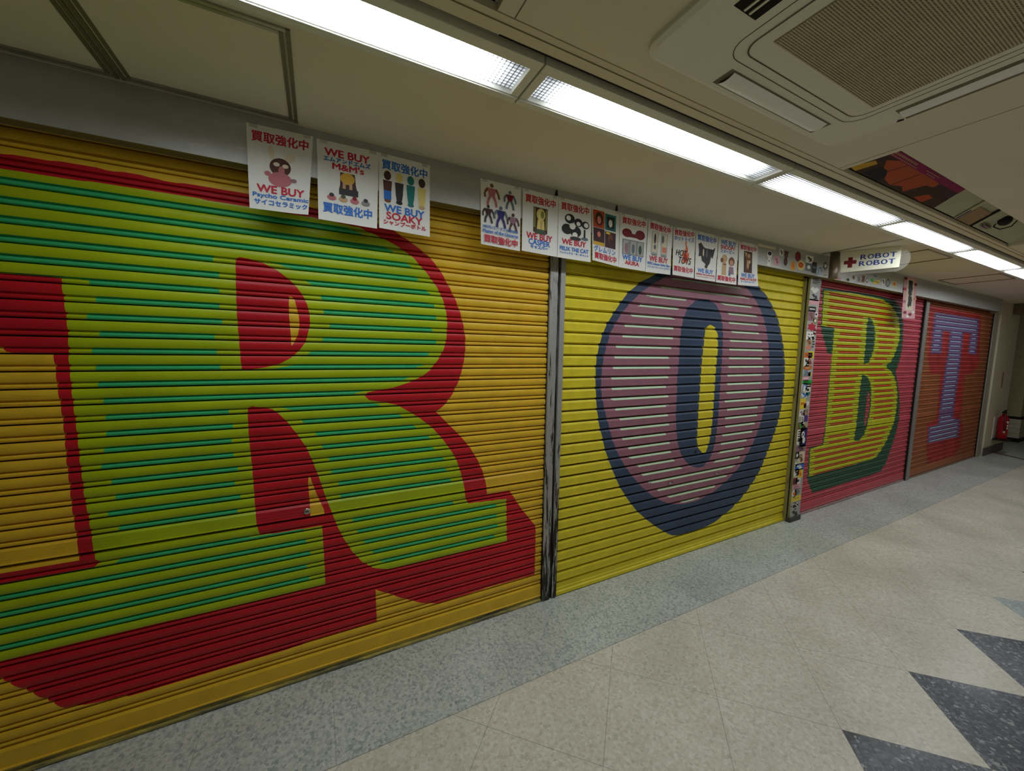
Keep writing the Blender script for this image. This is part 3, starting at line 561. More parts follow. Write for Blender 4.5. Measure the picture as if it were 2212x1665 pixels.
# ------------------------------------------------------------------ roller shutters
def crossings(polys, z, h):
    out = []
    for k, P in enumerate(polys):
        n = len(P)
        for i in range(n):
            (x0, z0), (x1, z1) = P[i], P[(i + 1) % n]
            if (z0 <= z < z1) or (z1 <= z < z0):
                s = (x1 - x0) / (z1 - z0); x = x0 + s * (z - z0)
                dx = max(-0.012, min(0.012, s * h / 2)); out.append((x, k, dx))
    out.sort(); return out
def paint_row(mb, X0, X1, layers, base, rows, stripe=None):
    """rows: list of (z_top, y_top, z_bot, y_bot, kind). layers: [(poly, colour)] painted in order. stripe: (kinds, {colour: new colour}, inset, jitterfn)"""
    polys = [p for p, _ in layers]
    for (zt, yt, zb, yb, kind) in rows:
        zm = (zt + zb) / 2; h = zt - zb
        if kind == 'gap':
            mb.face([(X0, yb, zb), (X1, yb, zb), (X1, yt, zt), (X0, yt, zt)], PAINT['gap']); continue
        cr = crossings(polys, zm, h)
        xs = [(X0, 0.0)]; state = [False] * len(polys); cols = []
        def cur():
            c = base
            for k, (_, cc) in enumerate(layers):
                if state[k]: c = cc
            return c
        i = 0
        while i < len(cr) and cr[i][0] <= X0: state[cr[i][1]] = not state[cr[i][1]]; i += 1
        cols.append(cur())
        for x, k, dx in cr[i:]:
            if x >= X1: break
            state[k] = not state[k]; c = cur()
            if c != cols[-1]: xs.append((x, dx)); cols.append(c)
        xs.append((X1, 0.0))
        segs = [(xs[j], xs[j + 1], cols[j]) for j in range(len(cols))]
        if stripe and kind in stripe[0]:
            ns = []
            for a, e, c in segs:
                if c in stripe[1]:
                    ins = stripe[2]; r = random.Random(round(stripe[4](zm) * 7919) + round(a[0] * 50))
                    ia, ie = ins * (0.8 + 0.5 * r.random()), ins * (0.8 + 0.5 * r.random())
                    if e[0] - a[0] > ia + ie + stripe[3]:
                        p, q = (a[0] + ia, 0.0), (e[0] - ie, 0.0)
                        ns += [(a, p, c), (p, q, stripe[1][c][kind] if isinstance(stripe[1][c], dict) else stripe[1][c]), (q, e, c)]; continue
                ns.append((a, e, c))
            segs = ns
        for a, e, c in segs:
            if e[0] - a[0] < 1e-5: continue
            ax, ex = a[0], e[0]
            da, de = a[1], e[1]
            mb.face([(ax - da, yb, zb), (ex - de, yb, zb), (ex + de, yt, zt), (ax + da, yt, zt)], PAINT[c])
def slat_rows(zt, zb, prof):
    """prof in fractions of the pitch from the top: (t, y, kind of the row that starts here)"""
    p = zt - zb; return [(zt - p * a[0], a[1], zt - p * c[0], c[1], a[2]) for a, c in zip(prof, prof[1:])]
PR_A = [(0.0, .076, 'gap'), (.030, .076, 'face'), (.034, .0640, 'face')] + [(t, .0600 + .0042 * ((t - .30) / .29) ** 2, 'face') for t in (.05, .10, .16, .22, .28, .34, .40, .46, .52, .56)] + \
       [(.585, .0642, 'val'), (.598, .0745, 'val'), (.690, .0745, 'val'), (.712, .0680, 'ribe'), (.752, .0642, 'ribe'), (.775, .0636, 'rib2'), (.82, .0632, 'rib2'), (.870, .0636, 'ribe'), (.915, .0655, 'ribe'), (.945, .0690, 'ribe'), (.955, .078, 'gap'), (1.0, .078, 'gap')]
PR_L = [(0.0, .076, 'gap'), (.03, .076, 'lock'), (.035, .067, 'lock'), (.16, .0605, 'lock'), (.19, .0615, 'lock'), (.20, .0605, 'lock'), (.40, .0605, 'lock'), (.41, .0612, 'lock'), (.42, .0605, 'lock'), (.60, .0605, 'lock'), (.61, .0612, 'lock'), (.62, .0605, 'lock'), (.78, .0605, 'lock'), (.80, .0580, 'lock'), (.86, .0580, 'lock'), (.885, .0615, 'lock'), (.90, .070, 'lock'), (.96, .076, 'gap'), (1.0, .076, 'gap')]
PR_B = [(0.0, .075, 'gap'), (.025, .075, 'bev'), (.03, .0685, 'bev'), (.12, .0635, 'bev'), (.215, .0605, 'face'), (.225, .0612, 'face'), (.235, .0602, 'face'), (.44, .0602, 'face'), (.45, .0608, 'face'), (.46, .0602, 'face'), (.66, .0602, 'face'), (.67, .0608, 'face'), (.68, .0602, 'face'), (.80, .0592, 'face'), (.84, .0605, 'low'), (.905, .0735, 'low'), (.965, .0765, 'gap'), (1.0, .0765, 'gap')]
KS = 1.0324
def ZS(z): return 1.5228 + (z - 1.475) * KS
def XS(x): return x * KS
def split_rows(rows, hmax=0.004):
    out = []
    for (zt, yt, zb, yb, k) in rows:
        n = 1 if k == 'gap' else max(1, math.ceil((zt - zb) / hmax))
        for i in range(n):
            a, c = i / n, (i + 1) / n
            out.append((zt + (zb - zt) * a, yt + (yb - yt) * a, zt + (zb - zt) * c, yt + (yb - yt) * c, k))
    return out
def curtain_rows_A():
    rows = []; zs = [ZS(.7992 + .0575 * k) for k in range(25, 0, -1)]
    for z in zs: rows += slat_rows(z, z - .0575 * KS, PR_A)
    rows += slat_rows(ZS(.7992), ZS(.7356), PR_L); z = ZS(.7356)
    n = 11; p = (z - .112) / n
    for k in range(n): rows += slat_rows(z, z - p, PR_A); z -= p
    return rows
slatno = lambda z: math.floor((z - .1) / .0594)
def bar_A(X0, X1, layers, base, worn):
    mb = MB()
    rows = split_rows([(.112, .076, .109, .066, 'face'), (.109, .066, .100, .060, 'face'), (.100, .060, .042, .0595, 'face'), (.042, .0595, .040, .0545, 'face'), (.040, .0545, .036, .0545, 'face'), (.036, .0545, .033, .060, 'face')], 0.01)
    paint_row(mb, X0, X1, layers, base, rows)
    mb.face([(X0, .062, .014), (X1, .062, .014), (X1, .060, .033), (X0, .060, .033)], worn)
    mb.face([(X0, .052, .012), (X1, .052, .012), (X1, .062, .016), (X0, .062, .016)], worn)
    mb.face([(X0, .052, .004), (X1, .052, .004), (X1, .052, .012), (X0, .052, .012)], worn)
    mb.box(X0, X1, .056, .076, 0.0, .004, M_BLACK)
    return mb
SH = 'painted roller shutters along the wall'
# --- shutter 1: letter R
s1 = empty('roller_shutter', (-0.4, 0.05, 0), 'golden yellow roller shutter painted with a giant lime and red letter R', 'roller shutter')
L1 = [(P_RED, 'red'), (P_LIME, 'lime'), (P_NR, 'red'), (P_NY, 'yellow'), (P_CR, 'red'), (P_CY, 'yellow'), (P_LY, 'yellow')]
mb = MB(); paint_row(mb, -1.85, 1.166, L1, 'yellow', split_rows(curtain_rows_A()), (('val', 'ribe', 'rib2'), {'lime': 'green'}, 0.06, 0.04, slatno)); o = mb.build('slat_curtain', s1); o['label'] = 'yellow slats carrying the painted letter R'
M_WORN1 = scuffed('worn_yellow_base', (196, 178, 84), (92, 92, 74), (1, 3, 10), 0.42, 0.6, 4.0, 0.5)
bar_A(-1.85, 1.166, L1, 'yellow', M_WORN1).build('bottom_bar', s1)
b = MB(); b.lathe([(0.0, -0.006), (0.008, -0.007), (0.012, -0.006), (0.0145, -0.002), (0.0145, 0.003)], (-0.061, 0.061, ZS(.768)), M_STEEL, 24, 'y'); b.box(-0.0685, -0.0535, 0.0538, 0.0542, ZS(.7665), ZS(.7695), M_BLACK); b.build('lock_cylinder', s1)
# --- shutter 2: letter O
s2 = empty('roller_shutter', (2.45, 0.05, 0), 'lemon yellow roller shutter painted with a giant navy and mauve letter O', 'roller shutter')
rows = []
for k in range(32, 0, -1): rows += slat_rows(ZS(.078 + .06503 * k), ZS(.078 + .06503 * (k - 1)), PR_B)
L2 = [(P_NAVY, 'navy'), (P_MAUVE, 'mauve'), (P_NIN, 'navy'), (P_SLOT, 'lemon')]
mb = MB(); paint_row(mb, 1.276, 3.762, L2, 'lemon', split_rows(rows), (('bev',), {'mauve': 'mint'}, 0.085, 0.08, lambda z: math.floor((z - .081) / .06714))); mb.build('slat_curtain', s2)['label'] = 'lemon slats carrying the painted letter O'
mb = MB(); Y = PAINT['lemon']
for (za, ya, zc, yc) in [(ZS(.078), .075, .075, .064), (.075, .064, .047, .064), (.047, .064, .043, .060), (.043, .060, .030, .060), (.030, .060, .024, .052), (.024, .052, .006, .050), (.006, .050, .003, .054)]:
    mb.face([(1.276, yc, zc), (3.762, yc, zc), (3.762, ya, za), (1.276, ya, za)], Y)
mb.box(1.276, 3.762, .053, .076, 0, .003, M_BLACK); mb.build('bottom_bar', s2)
for hx in (XS(2.180), XS(2.682)):
    hz = ZS(.560)
    b = MB(); b.box(hx - .026, hx + .026, .0575, .061, hz - .013, hz + .013, mat('handle_rim', (150, 96, 110), 0.5)); b.box(hx - .018, hx + .018, .0565, .058, hz - .007, hz + .007, M_STEEL); b.box(hx + .004, hx + .018, .0558, .057, hz + .002, hz + .008, M_BLACK); b.build('recessed_handle', s2, bevel=0.001)
b = MB(); b.lathe([(0.0, -0.003), (0.010, -0.003), (0.012, 0.0), (0.012, 0.003)], (XS(2.422), 0.060, ZS(.76)), mat('keyhole_cap', (40, 46, 60), 0.4, 0.5), 20, 'y'); b.build('keyhole_cover', s2)
# --- shutter 3: letter B
s3 = empty('roller_shutter', (5.0, 0.05, 0), 'coral pink roller shutter painted with an olive letter B edged in bottle green', 'roller shutter')
L3 = [(P_DG, 'bottle'), (P_LB, 'olive'), (P_BU, 'bottle'), (P_BL, 'bottle'), (P_BP, 'pink')]
mb = MB(); paint_row(mb, 3.945, 6.374, L3, 'pink', split_rows(curtain_rows_A()), (('val', 'ribe', 'rib2'), {'olive': {'val': 'scarlet', 'ribe': 'scarlet', 'rib2': 'orange'}}, 0.10, 0.08, slatno)); mb.build('slat_curtain', s3)['label'] = 'coral slats carrying the painted letter B'
bar_A(3.945, 6.374, [], 'pink', mat('worn_pink_base', (176, 136, 136), 0.5, var=0.15)).build('bottom_bar', s3)
# --- shutter 4: letter T
s4 = empty('roller_shutter', (7.4, 0.05, 0), 'rust brown roller shutter painted with a purple letter T, farthest of the shutters', 'roller shutter')
L4 = [(P_TR, 'spray'), (P_TP, 'purple')]
mb = MB(); paint_row(mb, 6.474, 8.946, L4, 'brown', split_rows(curtain_rows_A(), 0.006), (('ribe', 'rib2'), {'purple': 'ice'}, 0.07, 0.08, slatno)); mb.build('slat_curtain', s4)['label'] = 'brown slats carrying the painted letter T'
bar_A(6.474, 8.946, [], 'brown', mat('worn_brown_base', (150, 110, 84), 0.5, var=0.15)).build('bottom_bar', s4)

# ------------------------------------------------------------------ guide posts
for sh_ in (s1, s2, s3, s4): sh_.location.y = 0.09      # the curtains hang 10 cm behind the header face
b = MB(); ZH = 2.176
b.box(1.170, 1.221, 0.086, 0.14, 0.0, ZH, M_POST); b.box(1.221, 1.240, 0.098, 0.14, 0.0, ZH, M_POSTB); b.box(1.240, 1.272, 0.086, 0.14, 0.0, ZH, M_POST); b.box(1.166, 1.170, 0.098, 0.14, 0, ZH, M_BLACK)
tag(b.build('guide_post', bevel=0.0015), 'scuffed silver guide post with dark groove between the R and O shutters', 'guide post')
gp = empty('guide_post', (3.85, 0.07, 0), 'wide post covered in stickers between the O and B shutters', 'guide post')
b = MB(); b.box(3.773, 3.940, 0.050, 0.14, 0.045, ZH, mat('grey_post_face', (178, 178, 172), 0.5, var=0.1)); b.build('post_face', gp)
b = MB(); b.box(3.7715, 3.773, 0.051, 0.066, 0.0, ZH, M_OLIVE); b.box(3.7710, 3.773, 0.067, 0.076, 0.0, ZH, M_BLACK); b.box(3.764, 3.773, 0.078, 0.13, 0.0, ZH, M_OLIVE); b.build('guide_channel', gp)
b = MB(); b.box(3.767, 3.944, 0.040, 0.139, 0.0, 0.046, mat('dark_post_shoe', (74, 72, 68), 0.6, var=0.2)); b.build('post_shoe', gp, bevel=0.002)
b = MB(); b.box(6.385, 6.472, 0.076, 0.14, 0.0, ZH, mat('grey_rail_paint', (150, 148, 146), 0.45, 0.2)); b.box(6.376, 6.385, 0.084, 0.14, 0.0, ZH, M_BLACK)
tag(b.build('guide_post', bevel=0.001), 'narrow plain grey guide post between the B and T shutters', 'guide post')
b = MB(); b.box(8.956, 9.158, 0.080, 0.138, 0.0, ZH, mat('beige_frame_paint', (176, 166, 150), 0.5)); b.box(8.948, 8.956, 0.088, 0.14, 0.0, ZH, M_BLACK)
tag(b.build('guide_post', bevel=0.002), 'beige guide post at the far end beside the letter T shutter', 'guide post')

# ------------------------------------------------------------------ stickers
def outline(shape, w, h):
    a, c = w / 2, h / 2
    if shape == 'rect': return [(-a, -c), (a, -c), (a, c), (-a, c)]
    if shape == 'slant': return [(-a, -c), (a * .7, -c * .5), (a, c), (-a * .7, c * .5)]
    if shape == 'ellipse': return [(a * math.cos(t * math.pi / 9), c * math.sin(t * math.pi / 9)) for t in range(18)]
    if shape == 'blob': return [(a * (.84 + .16 * math.sin(t * 1.7)) * math.cos(t * math.pi / 9), c * (.84 + .16 * math.cos(t * 1.3)) * math.sin(t * math.pi / 9)) for t in range(18)]
    if shape == 'splash': return [(a * (1.0 if t % 2 else .62) * math.cos(t * math.pi / 6), c * (1.0 if t % 2 else .62) * math.sin(t * math.pi / 6)) for t in range(12)]
    if shape == 'heart': return [(0, -c), (a, .1 * c), (a * .95, .65 * c), (a * .5, c), (0, .6 * c), (-a * .5, c), (-a * .95, .65 * c), (-a, .1 * c)]
    if shape == 'bottle': return [(-a * .6, -c), (a * .6, -c), (a * .7, -c * .3), (a * .5, 0), (a, .35 * c), (a * .9, .8 * c), (a * .4, c), (-a * .4, c), (-a * .9, .8 * c), (-a, .35 * c), (-a * .5, 0), (-a * .7, -c * .3)]
    if shape == 'figure': return [(-a, -c), (a * .8, -c), (a, -.2 * c), (a * .7, .05 * c), (a, .4 * c), (a * .9, c), (a * .3, .75 * c), (-a * .1, c), (-a * .5, .75 * c), (-a, .9 * c), (-a * .9, .3 * c), (-a * .6, .05 * c), (-a, -.3 * c)]
def sticker(x, z, w, h, shape, col, deco, kind, label, y, group):
    mb = MB()
    fn0 = lambda a, c, d: (x + a, y - d, z + c)
    mb.prism(outline(shape, w, h), fn0, 0.0004, 0.0, ink(col))
    sh = Sheet(mb, lambda u, v, d: (x + (u - .5) * w, y - 0.0002 - d, z + (.5 - v) * h)); sh.d = 0.0003
    if kind == 'lines':
        for k in range(4): sh.rect(.15, .6 + .25 * ((k * 7) % 3) / 2, .14 + .2 * k, .24 + .2 * k, deco)
    elif kind == 'squiggle': sh.stroke([(.2, .3), (.45, .2), (.35, .5), (.7, .35), (.55, .7), (.8, .6), (.4, .82)], .07, deco)
    elif kind == 'bar': sh.rect(.14, .86, .38, .58, deco)
    elif kind == 'blobs': sh.ell(.42, .36, .24, .18, deco); sh.ell(.6, .66, .2, .17, deco); sh.ell(.45, .34, .09, .07, col)
    elif kind == 'dot': sh.ell(.5, .5, .26, .24, deco)
    elif kind == 'badge': sh.ell(.5, .46, .34, .30, deco); sh.rect(.28, .72, .42, .52, 'orange')
    elif kind == 'ring': sh.ell(.5, .5, .40, .44, deco); sh.ell(.5, .5, .28, .33, col)
    elif kind == 'arc': sh.stroke([(.25, .85), (.22, .45), (.45, .2), (.72, .3), (.8, .6)], .06, deco)
    elif kind == 'face': sh.rect(.25, .4, .25, .38, deco); sh.rect(.6, .75, .25, .38, deco); sh.stroke([(.2, .62), (.5, .78), (.8, .62)], .05, deco)
    elif kind == 'cap': sh.ell(.5, .17, .36, .13, deco); sh.rect(.4, .6, .62, .72, deco)
    elif kind == 'figure': sh.ell(.48, .34, .28, .16, deco); sh.ell(.46, .68, .30, .24, deco); sh.poly([(.18, .22), (.14, .04), (.36, .14), (.5, .02), (.62, .14), (.86, .06), (.78, .24)], deco); sh.ell(.5, .36, .12, .07, 'brown')
    elif kind == 'tagcs': sh.text('CS', .14, .86, .16, .84, deco, 0.05)
    tag(mb.build('sticker', origin=(x, y, z)), label, 'sticker', group)
for (x, z, w_, h_, shp, c1, c2, kd, lb) in PILLAR_STICKERS:
    w_, h_ = w_ * 1.32, h_ * 1.26
    sticker(3.776 + w_ / 2 if x - w_ / 2 < 3.776 else (3.938 - w_ / 2 if x + w_ / 2 > 3.938 else x), z, w_, h_, shp, c1, c2, kd, lb, 0.0494, 'stickers on the wide post')
for (x, z, w_, h_, shp, c1, c2, kd, lb) in HEADER_STICKERS:
    sticker(x, z, w_ * 1.12, h_ * 1.1, shp, c1, c2, kd, lb, -0.0006, 'stickers on the header')

# ------------------------------------------------------------------ buying posters
def poster_fn(cn, curl):
    (tlx, tlz), (trx, trz), (blx, blz), (brx, brz) = cn
    def fn(u, v, d):
        x = (tlx * (1 - u) + trx * u) * (1 - v) + (blx * (1 - u) + brx * u) * v
        z = (tlz * (1 - u) + trz * u) * (1 - v) + (blz * (1 - u) + brz * u) * v
        y = -0.0012 - 0.008 * v - curl * 0.014 * max(0, u - .6) ** 2 * max(0, v - .55) ** 2 * 20 - 0.0001 * math.sin(u * 5 + v * 3)
        return (x, y - d, z)
    return fn
K = '買取強化中'
def fig(sh, u, v, s, h, a, c, d):   # plain bottle shaped stand-in: cap, body, base
    sh.ell(u, v - h * .36, s * .8, h * .15, a); sh.poly([(u - s, v - h * .2), (u + s, v - h * .2), (u + s * .8, v + h * .2), (u + s * .55, v + h * .42), (u - s * .55, v + h * .42), (u - s * .8, v + h * .2)], c); sh.ell(u, v + h * .44, s * .75, h * .06, d)
def poster_art(i, s):
    if i == 0:
        s.text(K, .07, .93, .07, .195, 'red', .045)
        s.ell(.36, .30, .045, .085, 'cream', rot=-.35); s.ell(.65, .33, .085, .05, 'cream'); s.ell(.50, .46, .17, .11, 'chocolate'); s.ell(.44, .43, .05, .025, 'cream'); s.ell(.58, .44, .05, .025, 'cream'); s.ell(.52, .50, .05, .055, 'rose'); s.ell(.50, .61, .19, .09, 'rose'); s.ell(.30, .555, .05, .03, 'rose'); s.ell(.72, .60, .05, .025, 'mauve')
        s.text('WE BUY', .13, .90, .70, .79, 'red', .05); s.text('Psycho Ceramic', .06, .985, .80, .865, 'blue', .03); s.text('サイコセラミック', .08, .97, .875, .94, 'blue', .03)
    elif i == 1:
        s.text('WE BUY', .12, .84, .09, .18, 'red', .05); s.text('エムアンドエムズ', .10, .86, .185, .245, 'blue', .035); s.text("M&M's", .24, .75, .255, .335, 'red', .045)
        s.poly([(.36, .36), (.60, .36), (.62, .50), (.66, .62), (.34, .62), (.36, .5)], 'dusk'); s.ell(.48, .43, .12, .075, 'gold'); s.rect(.40, .45, .48, .56, 'tan'); s.rect(.51, .56, .48, .56, 'tan'); s.rect(.34, .66, .56, .64, 'ink')
        for k, (c, d) in enumerate((('rose', 'ink'), ('tan', 'forest'), ('rose', 'darkred'), ('grey', 'ink'))): s.ell(.22 + .19 * k, .70, .075, .035, c); s.ell(.22 + .19 * k, .665, .04, .025, d)
        s.text(K, .08, .90, .77, .895, 'blue', .045)
    elif i == 2:
        s.text(K, .06, .94, .075, .20, 'blue', .045)
        for k, (a, c, d) in enumerate((('darkbrown', 'chocolate', 'brown'), ('straw', 'ink', 'black'), ('teal', 'teal', 'teal'), ('darkbrown', 'straw', 'tan'))): fig(s, .16 + .225 * k, .43, .085, .42, a, c, d)
        s.rect(.09, .23, .48, .60, 'blue')
        s.text('WE BUY', .10, .88, .665, .76, 'blue', .05); s.text('SOAKY', .14, .84, .765, .86, 'red', .045); s.text('シャンプーボトル', .08, .92, .87, .935, 'red', .03)
    elif i == 3:
        for (u, v, q, a, c) in ((.27, .22, 1.15, 'brown', 'rose'), (.72, .24, .95, 'steel', 'darkred'), (.18, .52, .9, 'ink', 'darkbrown'), (.49, .53, 1.1, 'slate', 'navy'), (.80, .58, .95, 'chocolate', 'mauve')):
            s.ell(u, v - .125 * q, .038 * q, .028 * q, a); s.poly([(u - .10 * q, v - .09 * q), (u + .10 * q, v - .09 * q), (u + .055 * q, v + .02 * q), (u - .055 * q, v + .02 * q)], c)
            s.stroke([(u - .09 * q, v - .08 * q), (u - .15 * q, v - .02 * q), (u - .14 * q, v + .04 * q)], .020 * q, a); s.stroke([(u + .09 * q, v - .08 * q), (u + .14 * q, v - .02 * q), (u + .16 * q, v + .04 * q)], .020 * q, a)
            s.stroke([(u - .03 * q, v + .01), (u - .08 * q, v + .08 * q), (u - .09 * q, v + .15 * q)], .024 * q, c if q > 1 else a); s.stroke([(u + .03 * q, v + .01), (u + .08 * q, v + .08 * q), (u + .10 * q, v + .15 * q)], .024 * q, c if q > 1 else a)
        s.text('MOTU ヒーマン HE-MAN', .05, .92, .69, .74, 'blue', .02); s.text('Master of the Universe', .04, .93, .755, .81, 'blue', .02); s.text(K, .07, .92, .84, .955, 'red', .04)
    elif i == 4:
        s.text(K, .08, .92, .075, .20, 'red', .045); s.rect(.30, .70, .25, .66, 'darkbrown'); s.ell(.51, .36, .12, .10, 'straw'); s.poly([(.42, .45), (.60, .45), (.62, .60), (.40, .60)], 'straw'); s.poly([(.40, .60), (.62, .60), (.66, .68), (.34, .68)], 'forest'); s.rect(.31, .36, .26, .58, 'olive'); s.rect(.64, .69, .27, .60, 'olive'); s.ell(.55, .36, .05, .06, 'olive'); s.rect(.50, .54, .46, .60, 'tan')
        s.text('WE BUY', .12, .84, .68, .78, 'red', .05); s.text('CASPER', .18, .78, .78, .865, 'blue', .04); s.text('キャスパー', .24, .72, .87, .93, 'blue', .035)
    elif i == 5:
        s.text(K, .08, .92, .065, .19, 'red', .045)
        for (u, v, r) in ((.34, .32, .15), (.60, .36, .13), (.82, .38, .12), (.26, .50, .16), (.52, .52, .17)): s.ell(u, v, r, r * .55, 'black')
        for (u, v, r) in ((.30, .31, .07), (.60, .38, .06), (.84, .38, .07), (.42, .44, .09), (.50, .58, .08)): s.ell(u, v, r, r * .6, 'white')
        s.ell(.52, .64, .17, .035, 'ink'); s.ell(.80, .62, .11, .03, 'slate'); s.rect(.77, .82, .46, .6, 'black')
        s.text('WE BUY', .12, .84, .67, .76, 'red', .05); s.text('FELIX THE CAT', .06, .92, .80, .865, 'blue', .035); s.text('フィリックス・ザ・キャット', .06, .92, .885, .925, 'blue', .02)
    elif i == 6:
        s.rect(.04, .44, .07, .38, 'rust'); s.ell(.25, .22, .14, .12, 'darkbrown'); s.ell(.25, .24, .07, .07, 'salmon'); s.rect(.46, .86, .09, .38, 'teal'); s.rect(.53, .80, .13, .34, 'black'); s.ell(.66, .25, .07, .07, 'white'); s.rect(.53, .80, .355, .37, 'ink')
        s.rect(.04, .44, .39, .64, 'dusk'); s.ell(.24, .50, .06, .05, 'salmon'); s.rect(.04, .44, .64, .70, 'gold'); s.rect(.46, .86, .41, .70, 'dusk'); s.ell(.66, .53, .08, .09, 'brown'); s.rect(.50, .64, .42, .455, 'yellow')
        s.text('グレムリン', .06, .86, .71, .82, 'blue', .03); s.text(K, .08, .90, .835, .95, 'red', .04)
    elif i == 7:
        s.text(K, .08, .92, .06, .18, 'red', .045); s.ell(.26, .34, .18, .08, 'wine'); s.ell(.74, .34, .18, .09, 'wine'); s.rect(.3, .7, .34, .41, 'wine'); s.ell(.22, .36, .07, .05, 'darkred'); s.ell(.76, .35, .06, .04, 'darkred')
        s.rect(.10, .90, .46, .74, 'grey'); 
        for u, c in ((.24, 'mauve'), (.5, 'slate'), (.76, 'forest')): s.rect(u - .1, u + .1, .48, .72, 'silver'); s.ell(u, .62, .06, .09, c)
        s.text('WE BUY', .12, .86, .75, .84, 'blue', .05); s.text('AKIRA', .22, .74, .855, .925, 'red', .045)
    elif i == 8:
        s.text(K, .08, .92, .05, .17, 'red', .045)
        for u in (.30, .68): s.rect(u - .13, u + .13, .20, .64, 'silver'); s.rect(u - .10, u + .10, .21, .60, 'cream'); s.ell(u, .65, .13, .02, 'grey')
        s.ell(.30, .34, .04, .10, 'ink'); s.ell(.31, .50, .05, .05, 'slate'); s.ell(.62, .32, .05, .08, 'slate'); s.rect(.60, .78, .47, .58, 'salmon')
        s.text('WE BUY', .12, .86, .68, .78, 'red', .05); s.text('PEPSI Collector Series Glass', .05, .95, .80, .85, 'blue', .02); s.text('ペプシコレクターシリーズグラス', .05, .95, .87, .91, 'blue', .015)
    elif i == 9:
        s.text(K, .06, .94, .05, .165, 'red', .045); s.text('ホットトイズ', .05, .95, .175, .27, 'blue', .035)
        s.poly([(.46, .70), (.42, .52), (.50, .42), (.52, .50), (.58, .40), (.54, .30), (.62, .25), (.60, .33), (.68, .42), (.66, .52), (.74, .48), (.72, .62), (.66, .72)], 'orange'); s.poly([(.50, .68), (.50, .55), (.56, .48), (.60, .56), (.64, .52), (.64, .66)], 'red')
        s.text('HOT', .12, .60, .46, .58, 'ink', .06, .1); s.text('TOYS', .22, .80, .60, .74, 'darkbrown', .06, .1); s.text(K, .05, .93, .80, .915, 'red', .04)
    elif i == 10:
        s.text(K, .08, .92, .06, .18, 'blue', .045)
        s.poly([(.12, .26), (.24, .22), (.36, .30), (.44, .32), (.80, .32), (.90, .26), (.84, .42), (.80, .52), (.72, .48), (.68, .62), (.56, .72), (.44, .64), (.30, .60), (.26, .50), (.14, .52), (.16, .40)], 'ink'); s.ell(.36, .42, .03, .08, 'cream'); s.ell(.52, .42, .03, .10, 'slate'); s.poly([(.44, .70), (.50, .66), (.58, .70), (.56, .76), (.50, .72), (.46, .76)], 'dusk')
        s.text('WE BUY', .12, .86, .765, .85, 'blue', .05); s.text('GENERAL MILLS MONSTERS', .05, .95, .87, .90, 'red', .02); s.text('ジェネラルミルズモンスターズ', .05, .95, .92, .95, 'red', .01)
    elif i == 11:
        s.text('WE BUY', .12, .88, .06, .16, 'blue', .05); s.text('SNOOPY', .12, .84, .17, .255, 'red', .045); s.text('スヌーピー', .12, .82, .265, .335, 'blue', .035)
        s.ell(.34, .46, .14, .09, 'tan'); s.ell(.22, .50, .07, .05, 'brown'); s.poly([(.26, .54), (.44, .54), (.46, .82), (.24, .82)], 'tan'); s.rect(.28, .44, .575, .595, 'darkred'); s.ell(.70, .50, .15, .10, 'brown'); s.ell(.70, .53, .09, .06, 'flesh'); s.poly([(.60, .62), (.80, .62), (.84, .78), (.58, .78)], 'mauve'); s.rect(.58, .68, .72, .82, 'steel')
        s.text(K, .06, .94, .84, .95, 'red', .045)
    else:
        s.text(K, .08, .92, .07, .18, 'red', .045); s.rect(.27, .70, .20, .70, 'darkbrown'); s.poly([(.34, .26), (.62, .24), (.66, .40), (.58, .50), (.60, .66), (.36, .66), (.38, .46)], 'brown'); s.poly([(.30, .22), (.44, .24), (.36, .34)], 'tan'); s.rect(.29, .68, .63, .69, 'chocolate'); s.ell(.57, .44, .03, .04, 'cream'); s.ell(.52, .30, .07, .05, 'tan'); s.ell(.48, .50, .06, .10, 'tan')
        s.text('WE BUY', .14, .84, .72, .81, 'blue', .05); s.text('MARS ATTACKS!', .10, .92, .825, .88, 'red', .035); s.text('マーズアタック！', .12, .84, .895, .935, 'blue', .03)
PL = ['white poster with a pink horned vase shape under a red headline, leftmost poster',
 'white poster with a gold shape in a dark box picture and a blue bottom line',
 'white poster with four standing bottle shapes under a blue headline',
 'white poster with five small action figure shapes and red bottom line',
 'white poster with a cream statuette in a dark upright picture under a red headline',
 'white poster with a cluster of black and white round figurines',
 'white poster with a grid of four dark cards above blue katakana',
 'white poster with a lying dark red vehicle shape above a grey photo strip',
 'white poster showing two tall printed drinking glasses',
 'white poster with an orange flame behind dark slanted lettering',
 'white poster with a cluster of black toy shapes under a blue headline',
 'white poster with two tan and brown figurines below three headline lines',
 'white poster with one tall dark brown picture, rightmost poster of the row']
for i, cn in enumerate(POSTER_CORNERS):
    mb = MB(); fn = poster_fn(cn, 1.0 if i in (0, 12) else 0.2); NU, NV = 10, 14
    for a in range(NU):
        for c in range(NV):
            mb.face([fn(a / NU, (c + 1) / NV, 0.0), fn((a + 1) / NU, (c + 1) / NV, 0), fn((a + 1) / NU, c / NV, 0), fn(a / NU, c / NV, 0)], M_PAPER)
    poster_art(i, Sheet(mb, fn))
    o = mb.build('poster', origin=fn(.5, 0, 0)); tag(o, PL[i], 'poster', 'shop posters hung from the shutter header')
    for u in (.10, .90):
        t = MB(); t.face([fn(u - .06, .04, .0005), fn(u + .06, .04, .0005), (fn(u + .06, 0, 0)[0], -.0016, fn(u + .06, 0, 0)[2] + .004), (fn(u - .06, 0, 0)[0], -.0016, fn(u - .06, 0, 0)[2] + .004)], M_TAPE); t.build('adhesive_tape', o)
